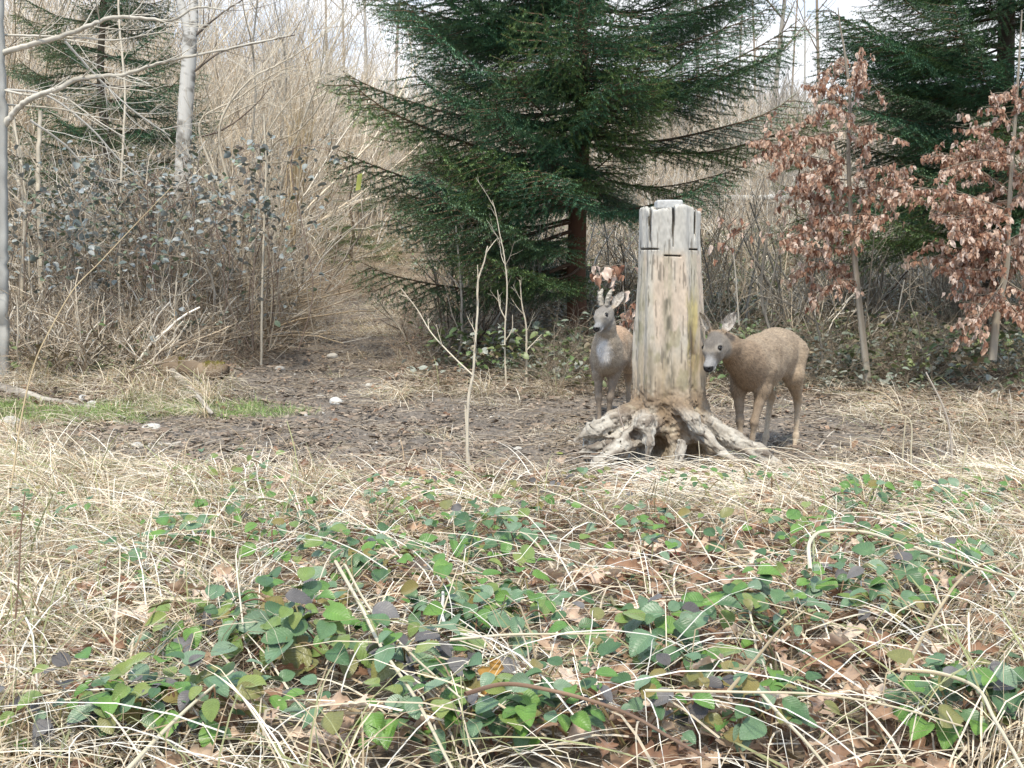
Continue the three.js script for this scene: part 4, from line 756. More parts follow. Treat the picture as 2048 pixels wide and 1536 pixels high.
// ---------------------------------------------------------------- bluish bramble thicket at left
{
  const t = thing('bramble_bush', 'bluish grey leaved bramble thicket below the birch on the left', 'bramble bush', G(250, 10.6)), R = rngOf(101);
  const BL = [[0.20, 0.225, 0.22], [0.26, 0.28, 0.27], [0.15, 0.18, 0.165], [0.31, 0.325, 0.32], [0.15, 0.19, 0.12]].map((c) => new THREE.MeshStandardMaterial({ color: new THREE.Color(...c), vertexColors: true, roughness: 0.6, side: THREE.DoubleSide }));
  const rest = [], spots = [];
  for (let k = 0; k < 62; k++) {
    const px = 20 + R() * 600, y0 = 300 + 200 * R() - (px > 380 ? 30 : 0), mb = new MB(), d = 9.9 + R() * 1.6;
    const pts = traced([[px + (R() - 0.5) * 60, 700], [px + (R() - 0.5) * 80, 580], [px, y0], [px + (R() - 0.5) * 220, y0 + 40 * R() + 30], [px + (R() - 0.5) * 260, y0 + 180 * R() + 60]], d, d - 0.5, 22).map((p) => p.sub(t.position)), cc = mix3([0.18, 0.11, 0.085], [0.46, 0.39, 0.29], R());
    tube(mb, pts, [0.005, 0.0022], 4, cc);
    for (let i = 9; i < pts.length; i++) for (let q = 0; q < 2; q++) {
      const tip = pts[i].clone().add(V((R() - 0.5) * 0.30, (R() - 0.45) * 0.24, (R() - 0.5) * 0.30)); if (R() < 0.7) tube(mb, [pts[i], pts[i].clone().lerp(tip, 0.5).add(V(0, 0.015, 0)), tip], [0.002, 0.001], 3, cc);
      if (R() < 0.6) spots.push(tip); if (R() < 0.3) spots.push(pts[i].clone().lerp(tip, 0.5)); if (R() < 0.3) spots.push(tip.clone().add(V((R() - 0.5) * 0.08, 0, (R() - 0.5) * 0.08)));
    }
    mesh('cane', mb.geo(), MAT.twig, t);
  }
  for (let k = spots.length - 1; k > 0; k--) { const j = Math.floor(R() * (k + 1)); [spots[k], spots[j]] = [spots[j], spots[k]]; }
  spots.forEach((p, k) => {
    const s = 0.03 + 0.042 * R(), rx = [(R() - 0.5) * 1.6, R() * 6.28, (R() - 0.6) * 1.5];
    if (k < 280) { const m = mesh('leaf', LEAF.bramble[Math.floor(R() * 8)], BL[Math.floor(R() * 5)], t); m.position.copy(p); m.rotation.set(...rx, 'YXZ'); m.scale.setScalar(s * 1.1); } else rest.push([mat4(p, ...rx, s), col(BL[k % 5].color.toArray())]);
  });
  stuff('leaves', '', '', LEAF.bramble[2], std({ roughness: 0.42 }), rest, t);
}
// ---------------------------------------------------------------- beech saplings with brown leaves still on
const BEECHM = [[0.41, 0.225, 0.145], [0.54, 0.345, 0.24], [0.68, 0.49, 0.37], [0.29, 0.14, 0.085], [0.78, 0.62, 0.51]].map((c) => new THREE.MeshPhysicalMaterial({ color: new THREE.Color(...c), vertexColors: true, roughness: 1, transmission: 0.28, thickness: 0, side: THREE.DoubleSide }));
function beech(label, d, trunkPx, r0, branches, perM, size, seed, stemCol = [[0.24, 0.20, 0.15], [0.46, 0.41, 0.33]]) {
  const t = thing('beech_sapling', label, 'beech sapling', G(trunkPx[0][0], d)), R = rngOf(seed), mb = new MB();
  const tp = traced(trunkPx, d, d, 40).map((p) => p.sub(t.position)); tube(mb, tp, [r0, 0.004], 8, woodColour(seed, ...stemCol)); mesh('trunk', mb.geo(), MAT.bark, t);
  const leaves = [];
  branches.forEach((px) => {
    const bm = new MB(), dd = d + (R() - 0.5) * 1.1, pts = traced(px, d, dd, 16).map((p) => p.sub(t.position));
    tube(bm, pts, [0.006, 0.002], 4, stemCol[0]);
    const hang = (list, from) => { for (let i = Math.max(1, Math.floor(list.length * from)); i < list.length; i++) { const seg = list[i].distanceTo(list[i - 1]), n = seg * perM, m = Math.floor(n) + (R() < n % 1 ? 1 : 0); for (let q = 0; q < m; q++) leaves.push(list[i].clone().lerp(list[i - 1], R())); } };
    hang(pts, 0.22);
    const L = pts[0].distanceTo(pts[16]), m = Math.round(L * 17);
    for (let k = 0; k < m; k++) {
      const i = 3 + Math.floor((k + R()) / m * 12), ax = pts[i + 1].clone().sub(pts[i]).normalize(), sd = V(R() - 0.5, (R() - 0.5) * 0.7, R() - 0.5).normalize(), l = 0.12 + 0.22 * R(), tw = [pts[i].clone()], dir = ax.multiplyScalar(0.6).add(sd).normalize();
      for (let j = 1; j < 5; j++) tw.push(pts[i].clone().addScaledVector(dir, l * j / 4).add(V(0, -0.01 * j * j * 0.4, 0)));
      tube(bm, tw, [0.0025, 0.0012], 3, stemCol[0]); hang(tw, 0.2);
    }
    mesh('branch', bm.geo(), MAT.bark, t);
  });
  for (let k = leaves.length - 1; k > 0; k--) { const j = Math.floor(R() * (k + 1)); [leaves[k], leaves[j]] = [leaves[j], leaves[k]]; }
  const rest = [];
  leaves.forEach((p, k) => {
    const s = size * (0.65 + 0.55 * R()), rx = [(R() - 0.5) * 1.2, R() * 6.28, -0.75 - 0.75 * R()], q = p.clone().add(V((R() - 0.5) * 0.05, -0.012, (R() - 0.5) * 0.05));
    if (k < 290) { const m = mesh('leaf', LEAF.beech[Math.floor(R() * 8)], BEECHM[Math.floor(R() * 5)], t); m.position.copy(q); m.rotation.set(...rx, 'YXZ'); m.scale.setScalar(s); } else rest.push([mat4(q, ...rx, s), col(BEECHM[k % 5].color.toArray())]);
  });
  if (rest.length) stuff('leaves', '', '', LEAF.beech[1], MAT.dryleaf, rest, t);
  return leaves.length;
}
{
  beech('beech sapling with brown leaves behind the doe, its trunk straight and pale', 9.3, [[1738, 778], [1722, 640], [1712, 545], [1705, 470], [1700, 400], [1697, 290], [1700, 200], [1690, 110], [1680, 50], [1676, 15]], 0.030, [
    [[1698, 210], [1660, 180], [1605, 165]], [[1700, 165], [1718, 140], [1725, 115]], [[1698, 260], [1640, 268], [1560, 285], [1495, 278]], [[1698, 230], [1670, 210], [1645, 205]], [[1700, 330], [1620, 312], [1545, 300]], [[1700, 300], [1735, 262], [1742, 245]], [[1700, 380], [1760, 372], [1810, 385]], [[1705, 420], [1650, 398], [1575, 370]], [[1702, 350], [1740, 338], [1790, 322]], [[1708, 470], [1640, 460], [1555, 480]], [[1706, 450], [1740, 438], [1775, 425]], [[1710, 530], [1650, 525], [1585, 545]], [[1700, 300], [1650, 332], [1590, 350]], [[1705, 440], [1670, 445], [1620, 430]], [[1703, 395], [1740, 390], [1770, 350]], [[1715, 560], [1680, 560], [1630, 580]], [[1698, 140], [1680, 128], [1668, 122]], [[1712, 500], [1660, 495], [1610, 505]], [[1701, 360], [1640, 360], [1600, 390]]], 66, 0.054, 401);
  beech('densely leafed brown beech sapling cut by the right edge', 8.9, [[1985, 720], [1996, 610], [2012, 540], [2016, 470], [2020, 380], [2030, 250], [2040, 90], [2044, 20]], 0.034, [
    [[2015, 470], [1950, 450], [1865, 420]], [[2018, 420], [1930, 390], [1825, 372]], [[2020, 385], [1960, 340], [1900, 312], [1845, 315]], [[2022, 340], [1990, 285], [1955, 250]], [[2030, 260], [2000, 212], [1980, 180]], [[2025, 300], [2060, 260], [2095, 200]], [[2018, 400], [2060, 380], [2115, 370]], [[2015, 500], [1940, 500], [1855, 480]], [[2013, 540], [1960, 540], [1885, 530]], [[2012, 520], [2060, 520], [2110, 540]], [[2010, 560], [2050, 585], [2090, 600]], [[2020, 360], [1970, 390], [1900, 400]], [[2026, 290], [1980, 300], [1925, 280]], [[2016, 450], [1980, 480], [1920, 470]], [[2018, 430], [1980, 430], [1890, 440]], [[2030, 230], [2050, 190], [2075, 150]], [[2005, 580], [1960, 590], [1910, 580]], [[2015, 480], [2060, 460], [2110, 450]], [[2022, 330], [1960, 320], [1880, 340]], [[2018, 400], [1950, 410], [1860, 400]], [[2015, 470], [1970, 500], [1900, 505]], [[2012, 530], [1950, 525], [1870, 510]], [[2024, 310], [2000, 300], [1950, 290]], [[2020, 370], [2050, 340], [2090, 310]], [[2014, 500], [2040, 490], [2080, 500]], [[2008, 560], [1980, 600], [1950, 640]], [[2006, 590], [2030, 620], [2060, 640]]], 72, 0.054, 402);
  beech('low clump of pinkish brown leaves between the buck and the stump', 8.6, [[1262, 730], [1258, 680], [1250, 620], [1245, 560]], 0.008, [[[1258, 690], [1245, 670], [1228, 660]], [[1256, 660], [1268, 640], [1280, 625]], [[1250, 630], [1262, 610], [1272, 600]], [[1248, 610], [1240, 595], [1232, 590]], [[1252, 650], [1240, 640], [1230, 645]], [[1246, 570], [1240, 545], [1222, 535], [1205, 530]]], 14, 0.075, 403);
  beech('small sprig of rosy brown leaves right of the stump top', 8.4, [[1478, 650], [1470, 540], [1462, 470], [1455, 430]], 0.006, [[[1462, 470], [1450, 450], [1435, 436]], [[1458, 450], [1470, 438], [1480, 430]], [[1465, 500], [1455, 490], [1448, 480]], [[1460, 460], [1468, 455], [1476, 462]]], 7, 0.06, 404);
  // thin bare stems on the right
  [[[[1640, 775], [1644, 715], [1634, 650], [1612, 590], [1600, 570]], 'thin crooked grey stem rising behind the doe', 0.010], [[[1548, 690], [1524, 600], [1528, 510], [1552, 400], [1580, 310]], 'dark slender curving stem left of the first beech sapling', 0.014], [[[1570, 700], [1532, 640], [1545, 560], [1562, 480], [1570, 420]], 'grey bent stem close behind the back of the doe', 0.009], [[[1845, 730], [1838, 660], [1820, 600], [1822, 540]], 'thin forked grey stem between the two brown saplings', 0.008], [[[1965, 700], [1960, 640], [1955, 590], [1968, 520]], 'thin grey stem just left of the right beech trunk', 0.009], [[[1722, 730], [1740, 560], [1748, 470], [1752, 380]], 'dark thin stem leaning on the straight beech trunk', 0.007], [[[1640, 650], [1590, 615], [1545, 590], [1520, 570]], 'slanting grey twig across the brush behind the doe', 0.008], [[[1835, 770], [1838, 720], [1850, 705], [1880, 695], [1885, 705]], 'small arched twig bowing over the litter at right', 0.006]].forEach(([px, label, r], q) => { const g = G(px[0][0], 9.6), th = thing('bare_sapling', label, 'sapling', g); limb(th, 'stem', px, 9.6, 9.4, r, r * 0.4, [0.20, 0.17, 0.13], [0.46, 0.41, 0.33], 410 + q, 5, { len: 0.35, from: 0.3 }); });
}
// ---------------------------------------------------------------- pale saplings standing in the clearing
{
  const pl = [[0.50, 0.42, 0.31], [0.72, 0.64, 0.50]];
  const a = thing('bare_sapling', 'tall pale forked sapling standing alone in the clearing', 'sapling', P(936, 958, 5.65).setY(H(P(936, 958, 5.65).x, -5.65)));
  limb(a, 'stem', [[936, 962], [934, 860], [938, 790], [946, 748], [950, 690], [955, 620], [956, 560], [968, 525], [975, 492]], 5.65, 5.6, 0.0085, 0.003, ...pl, 501, 3, { len: 0.12, from: 0.3 });
  limb(a, 'branch', [[945, 750], [905, 712], [862, 665], [835, 620], [802, 577]], 5.63, 5.8, 0.0042, 0.002, ...pl, 502, 3, { len: 0.1 });
  limb(a, 'branch', [[955, 600], [956, 560], [955, 530]], 5.6, 5.6, 0.004, 0.002, ...pl, 503, 0);
  limb(a, 'stem', [[946, 975], [938, 915], [934, 880], [930, 810]], 5.66, 5.66, 0.006, 0.003, ...pl, 504, 0);
  const b = thing('bare_sapling', 'thin pale sapling with short side twigs left of the buck', 'sapling', G(1012, 9.4));
  limb(b, 'stem', [[1013, 780], [1010, 720], [1010, 660], [1014, 575], [1008, 510], [1000, 470], [990, 420], [984, 400]], 9.4, 9.4, 0.0085, 0.0025, ...pl, 505, 6, { len: 0.25, from: 0.3 });
  limb(b, 'branch', [[1012, 640], [1000, 615], [995, 580]], 9.4, 9.4, 0.006, 0.003, ...pl, 506, 2, { len: 0.15 });
  limb(b, 'branch', [[1012, 680], [1024, 660], [1025, 630]], 9.4, 9.4, 0.005, 0.003, ...pl, 507, 0);
  const c = thing('bare_sapling', 'short pale forked sapling nearest to the buck', 'sapling', G(1054, 9.5));
  limb(c, 'stem', [[1053, 782], [1053, 700], [1052, 650], [1044, 610], [1040, 560]], 9.5, 9.5, 0.010, 0.004, ...pl, 508, 4, { len: 0.2, from: 0.4 });
  limb(c, 'branch', [[1054, 700], [1068, 685], [1084, 668]], 9.5, 9.5, 0.005, 0.003, ...pl, 509, 1, { len: 0.1 });
  const tg = thing('yellow_strip', 'narrow pale yellow strip hanging at the left tips of the spruce', 'strip', P(719, 365, 11)), mb = new MB();
  [0, 1, 2, 3, 4].forEach((k) => { const y = 0.075 - k * 0.038, x = 0.008 - 0.006 * k, cc = [0.62, 0.64, 0.16]; mb.v(x - 0.024, y, 0.006 * Math.sin(k * 1.3), cc); mb.v(x + 0.022, y + 0.012, 0.006 * Math.cos(k), cc); if (k) { const q = 2 * k; mb.t(q - 2, q - 1, q); mb.t(q - 1, q + 1, q); } });
  mesh('strip', mb.geo(), MAT.dryleaf, tg);
}
// ---------------------------------------------------------------- undergrowth as masses
{
  const R = rngOf(77);
  const dead = [0, 1, 2, 3].map((q) => { const mb = new MB(); for (let k = 0; k < 13; k++) { const a = R() * 6.28, l = 0.5 + 2.2 * R() * R(); grow(mb, R, V((R() - 0.5) * 0.45, -0.02, (R() - 0.5) * 0.45), V(Math.cos(a) * l, 1, Math.sin(a) * l).normalize(), 0.3 + 0.45 * R(), 0.0032, 0, { levels: 1, kids: [7], wob: 0.75, lift: -0.03, angle: 0.9, ratio: 0.4, sides: 3, colour: pick(q < 2 ? [[0.42, 0.29, 0.20], [0.52, 0.40, 0.29], [0.30, 0.2, 0.14], [0.58, 0.50, 0.40]] : [[0.40, 0.32, 0.23], [0.52, 0.43, 0.31], [0.3, 0.23, 0.16]]) }); } return mb.geo(); });
  const leftBank = (x, z, px, d) => (px < 840 || d > 17 ? 1 : 0) * (1 - soil(x, z)) * sstep(8.8, 9.8, d + 0.6 * (fbm(x * 2, 1, z * 2, 2) - 0.5)) * (px > 430 ? sstep(9.6, 12.5, d) : 1) * (1 - lawn(x, z));
  dead.forEach((g, q) => stuff('dead_stems', 'low mat of dead rusty brown stems on the left bank', 'undergrowth', g, MAT.twig, scatter(400, 600 + q, 8.8, 18, leftBank, (p, R, px, d) => [mat4(p, (R() - 0.5) * 0.4, R() * 6.28, (R() - 0.5) * 0.4, (0.5 + 0.7 * R()) * (0.5 + 0.5 * sstep(9, 12.5, d))), col([1, 1, 1], 0.75 + 0.55 * R())], 0.5, -140, 1000)));
  const right = (x, z, px, d) => (px > 1080 ? 1 : 0.0) * sstep(8.6, 10, d + 0.7 * (fbm(x * 2, 1, z * 2, 2) - 0.5));
  dead.slice(2).forEach((g, q) => stuff('brush_stems', 'dark tangle of dead stems behind the doe and the stump', 'undergrowth', g, MAT.twig, scatter(330, 620 + q, 8.8, 24, right, (p, R) => [mat4(p, (R() - 0.5) * 0.4, R() * 6.28, (R() - 0.5) * 0.4, 0.6 + 0.6 * R()), col([1, 1, 1], 0.5 + 0.5 * R())], 0.5, 1050, 2190)));
  // small evergreen leaves creeping over the bank
  const ivy = [0, 1].map((q) => { const parts = []; for (let k = 0; k < 26; k++) { const g = LEAF.bramble[Math.floor(R() * 8)].clone(); g.applyMatrix4(mat4(V((R() - 0.5) * 0.5, 0.02 + 0.22 * R() * R(), (R() - 0.5) * 0.5), (R() - 0.5) * 1.2, R() * 6.28, (R() - 0.5) * 1.2, 0.03 + 0.035 * R())); parts.push(g); } return mergeGeometries(parts); });
  const IV = [[0.11, 0.16, 0.06], [0.15, 0.18, 0.07], [0.18, 0.21, 0.16], [0.27, 0.28, 0.24], [0.22, 0.18, 0.12]];
  ivy.forEach((g, q) => stuff('ground_ivy', 'green and greyish creeping leaves covering the bank under the trees', 'ground cover', g, std({ roughness: 0.45 }), scatter(1800, 640 + q, 8.6, 24, (x, z, px, d) => Math.max(right(x, z, px, d) * 0.8, leftBank(x, z, px, d) * (px < 520 ? 0.25 : 0.15), px > 860 && px < 1180 && d > 9.6 && d < 12 ? 0.5 : 0) * (1 - soil(x, z)), (p, R) => [mat4(p.add(V(0, 0.40 * R() * R(), 0)), 0, R() * 6.28, 0, 0.8 + 0.7 * R()), col(IV[Math.floor(R() * 5)], 0.8 + 0.5 * R())], 0.5)));
  const mossy = stuff('dry_leaves', 'brown fallen leaves lying thick under the saplings and along the bank', 'leaves', LEAF.beech[3], MAT.dryleaf, scatter(6500, 660, 5.8, 17, (x, z, px, d) => (1 - soil(x, z)) * (px > 1050 ? 1 : 0.6) + 0.05, (p, R) => [mat4(p.add(V(0, 0.012 + 0.02 * R(), 0)), (R() - 0.5) * 1.0, R() * 6.28, (R() - 0.5) * 1.0, 0.035 + 0.04 * R()), col(BROWN[Math.floor(R() * 5)], 0.8 + 0.5 * R())], 0.5));
}
// ---------------------------------------------------------------- grass
function blade(mb, R, p, az, len, w, tilt, droop, c, kink = 0) {
  const n = 6, q = p.clone(), seg = len / n, side = V(-Math.sin(az), 0, Math.cos(az)), pt = []; let el = tilt, a = az;
  const tw = (R() - 0.5) * 1.4;
  for (let k = 0; k <= n; k++) {
    const ww = w * (1 - 0.85 * Math.pow(k / n, 2)), t = tw * k / n + 0.3, sx = side.x * Math.cos(t), sy = Math.sin(t), sz = side.z * Math.cos(t);
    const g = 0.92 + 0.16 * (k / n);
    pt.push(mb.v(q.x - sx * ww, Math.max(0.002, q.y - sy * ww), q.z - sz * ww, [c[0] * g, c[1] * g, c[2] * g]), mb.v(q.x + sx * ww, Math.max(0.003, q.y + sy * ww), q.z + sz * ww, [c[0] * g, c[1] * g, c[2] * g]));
    q.add(V(Math.cos(a) * Math.cos(el) * seg, Math.sin(el) * seg, Math.sin(a) * Math.cos(el) * seg)); if (q.y < 0.006) { q.y = 0.006 + 0.01 * R(); el = Math.max(el, 0); }
    el -= droop / n * (0.6 + 0.8 * R()); a += (R() - 0.5) * 0.16; if (kink && k === Math.floor(n * 0.5)) el -= kink;
    if (k) { const b = (k - 1) * 2; mb.t(pt[b], pt[b + 1], pt[b + 2]); mb.t(pt[b + 1], pt[b + 3], pt[b + 2]); }
  }
}
const STRAW = [[0.68, 0.57, 0.41], [0.79, 0.70, 0.55], [0.52, 0.41, 0.27], [0.85, 0.80, 0.70], [0.40, 0.29, 0.18], [0.72, 0.63, 0.49], [0.30, 0.31, 0.15]];
function tuft(seed, n, l0, l1, w, spread, tilt0, tilt1, droop, list = STRAW) {
  const R = rngOf(seed), mb = new MB(), lean = R() * 6.28;
  for (let k = 0; k < n; k++) {
    const a = R() * 6.28, r = spread * Math.sqrt(R()), c = list[Math.floor(R() * list.length)], g = 0.8 + 0.4 * R();
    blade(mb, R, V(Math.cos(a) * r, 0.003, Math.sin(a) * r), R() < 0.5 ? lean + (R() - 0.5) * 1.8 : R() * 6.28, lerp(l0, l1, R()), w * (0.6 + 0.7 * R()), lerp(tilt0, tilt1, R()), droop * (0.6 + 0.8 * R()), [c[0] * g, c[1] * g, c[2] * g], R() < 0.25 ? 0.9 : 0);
  }
  return mb.geo();
}
{
  const mats = [0, 1, 2, 3].map((q) => tuft(700 + q, 26, 0.18, 0.50, 0.0021, 0.24, 0.08, 0.5, 0.8));           // matted lying blades
  const up = [0, 1, 2].map((q) => tuft(710 + q, 30, 0.25, 0.55, 0.0021, 0.05, 0.5, 1.4, 2.3));                  // drooping tussocks
  const fine = [0, 1].map((q) => tuft(720 + q, 60, 0.05, 0.20, 0.0013, 0.16, 0.05, 0.9, 1.0));
  const edge = (x, z, px, d) => sstep(5.15, 4.45, d + 0.9 * (fbm(x * 1.7, 3, z * 1.7, 3) - 0.5) + (px > 1100 && px < 1600 ? 0.25 : 0) - (px < 300 ? 0.75 : px > 1750 ? 0.6 : 0));
  const put = (lift, s0, s1) => (p, R) => [mat4(p.add(V(0, lift * R(), 0)), (R() - 0.5) * 0.35, R() * 6.28, (R() - 0.5) * 0.35, lerp(s0, s1, R())), col([1, 0.99, 0.97], 0.78 + 0.42 * R())];
  const leafy = (px, d) => { const y = 550 + 2300 / d; return y > 1420 && px > 300 ? 0.2 : y > 1080 && px > 430 ? (px > 1150 ? 0.26 : 0.42) : 1; };
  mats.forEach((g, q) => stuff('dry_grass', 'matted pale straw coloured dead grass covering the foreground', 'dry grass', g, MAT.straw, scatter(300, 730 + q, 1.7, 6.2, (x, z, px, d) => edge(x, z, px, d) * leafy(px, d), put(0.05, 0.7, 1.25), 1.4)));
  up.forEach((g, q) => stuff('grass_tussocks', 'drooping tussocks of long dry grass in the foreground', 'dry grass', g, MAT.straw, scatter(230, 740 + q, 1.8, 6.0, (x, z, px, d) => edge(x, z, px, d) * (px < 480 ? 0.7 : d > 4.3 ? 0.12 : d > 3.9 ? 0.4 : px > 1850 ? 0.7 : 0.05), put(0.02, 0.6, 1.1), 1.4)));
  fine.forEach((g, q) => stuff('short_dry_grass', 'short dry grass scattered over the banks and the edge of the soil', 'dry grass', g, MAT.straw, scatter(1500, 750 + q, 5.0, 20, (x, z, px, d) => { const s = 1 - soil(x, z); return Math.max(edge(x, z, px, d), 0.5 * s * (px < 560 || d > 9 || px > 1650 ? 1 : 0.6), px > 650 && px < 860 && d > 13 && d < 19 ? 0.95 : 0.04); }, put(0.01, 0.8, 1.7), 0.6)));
  // loose long straws lying crosswise on top of everything
  const loose = [0, 1, 2, 3].map((q) => { const R = rngOf(760 + q), mb = new MB(); for (let k = 0; k < 4; k++) { const c = STRAW[[0, 1, 3, 5][Math.floor(R() * 4)]].map((v) => v * 0.9); blade(mb, R, V((R() - 0.5) * 0.3, 0.05 + 0.09 * R(), (R() - 0.5) * 0.3), R() * 6.28, 0.25 + 0.4 * R(), 0.0013 + 0.0010 * R(), 0.2 + 0.3 * R(), 0.7 + 0.5 * R(), c, R() < 0.4 ? 1.0 : 0); } return mb.geo(); });
  loose.forEach((g, q) => stuff('loose_straws', 'long loose bleached straws lying crosswise over the foreground leaves', 'dry grass', g, MAT.straw, scatter(34, 765 + q, 1.9, 4.5, () => 1, (p, R) => [mat4(p, 0, R() * 6.28, 0, 0.75 + 0.5 * R()), col([1, 1, 1], 0.85 + 0.3 * R())], 1.4)));
  // clumps on the mound and other pale spots, by pixel
  const spots = [[230, 770, 9], [270, 800, 9], [330, 790, 12], [300, 830, 8], [420, 800, 10], [460, 790, 6], [380, 830, 8], [60, 760, 9], [100, 770, 7], [20, 770, 7], [350, 700, 6], [400, 660, 6], [330, 650, 6], [560, 640, 6], [480, 640, 6], [20, 890, 10], [60, 930, 9], [10, 950, 9], [110, 960, 7], [870, 795, 5], [980, 790, 6], [1060, 790, 5], [800, 800, 4], [1120, 785, 4], [720, 560, 8], [760, 520, 10], [790, 490, 10], [750, 480, 10], [720, 500, 10], [1640, 770, 5], [1580, 760, 4], [1440, 800, 3], [1780, 850, 5], [1850, 830, 5], [1900, 880, 6], [1960, 850, 6], [1760, 900, 5], [2020, 900, 6]];
  const list = [[], []], R = rngOf(770);
  spots.forEach(([px, py, n]) => { for (let k = 0; k < n; k++) { const x = px + (R() - 0.5) * 70, d = distAt(x, py + (R() - 0.5) * 24), s = d > 12 ? 1.7 : 0.6 + 0.5 * R(); list[k % 2].push([mat4(G(x, d), (R() - 0.5) * 0.4, R() * 6.28, (R() - 0.5) * 0.4, s), col([1, 0.98, 0.94], 0.75 + 0.4 * R())]); } });
  list.forEach((l, q) => stuff('grass_clumps', 'clumps of bleached grass on the mound and around the clearing', 'dry grass', q ? up[1] : mats[2], MAT.straw, l));
  // the long bleached bent grass in front of the stump, swept from right to left
  const sweep = new MB(), R2 = rngOf(780), c0 = P(1400, 985, 5.2);
  for (let k = 0; k < 190; k++) { const s = P(1310 + 260 * R2() + (R2() < 0.3 ? 120 : 0), 1000, 4.5 + 0.75 * R2()), b = V(s.x, H(s.x, s.z), s.z).sub(c0), c = STRAW[[0, 1, 3, 5, 1][Math.floor(R2() * 5)]]; const base = H(s.x, s.z) - c0.y; const mbT = new MB(); blade(mbT, R2, V(0, 0.01, 0), 3.3 + (R2() - 0.5) * 0.9, 0.30 + 0.42 * R2(), 0.0022, 0.35 + 0.45 * R2(), 1.5 + 0.7 * R2(), c); const o = sweep.p.length / 3; for (let i = 0; i < mbT.p.length; i += 3) sweep.v(mbT.p[i] + b.x, mbT.p[i + 1] + base, mbT.p[i + 2] + b.z, [mbT.c[i], mbT.c[i + 1], mbT.c[i + 2]]); mbT.i.forEach((i, n) => sweep.i.push(i + o)); }
  const sw = mesh('swept_grass', sweep.geo(), MAT.straw); sw.position.copy(c0); tag(sw, 'long bleached grass swept leftwards in front of the stump roots', 'dry grass', null, 'stuff');
  // the patch of fresh green grass
  const green = [0, 1].map((q) => tuft(790 + q, 60, 0.03, 0.09, 0.0013, 0.10, 0.5, 1.4, 0.8, [[0.20, 0.34, 0.07], [0.28, 0.42, 0.11], [0.16, 0.27, 0.06], [0.50, 0.48, 0.24], [0.56, 0.50, 0.33]]));
  green.forEach((g, q) => stuff('green_grass', 'patch of fresh green grass at the left of the clearing', 'grass', g, MAT.straw, scatter(1500, 800 + q, 7.0, 9.4, (x, z) => lawn(x, z) * (0.25 + 0.75 * sstep(0.4, 0.6, fbm(x * 5, 2.2, z * 5, 3))), (p, R) => [mat4(p, 0, R() * 6.28, 0, 0.7 + 0.6 * R()), col([1, 1, 1], 0.8 + 0.4 * R())], 1, -100, 700)));
}
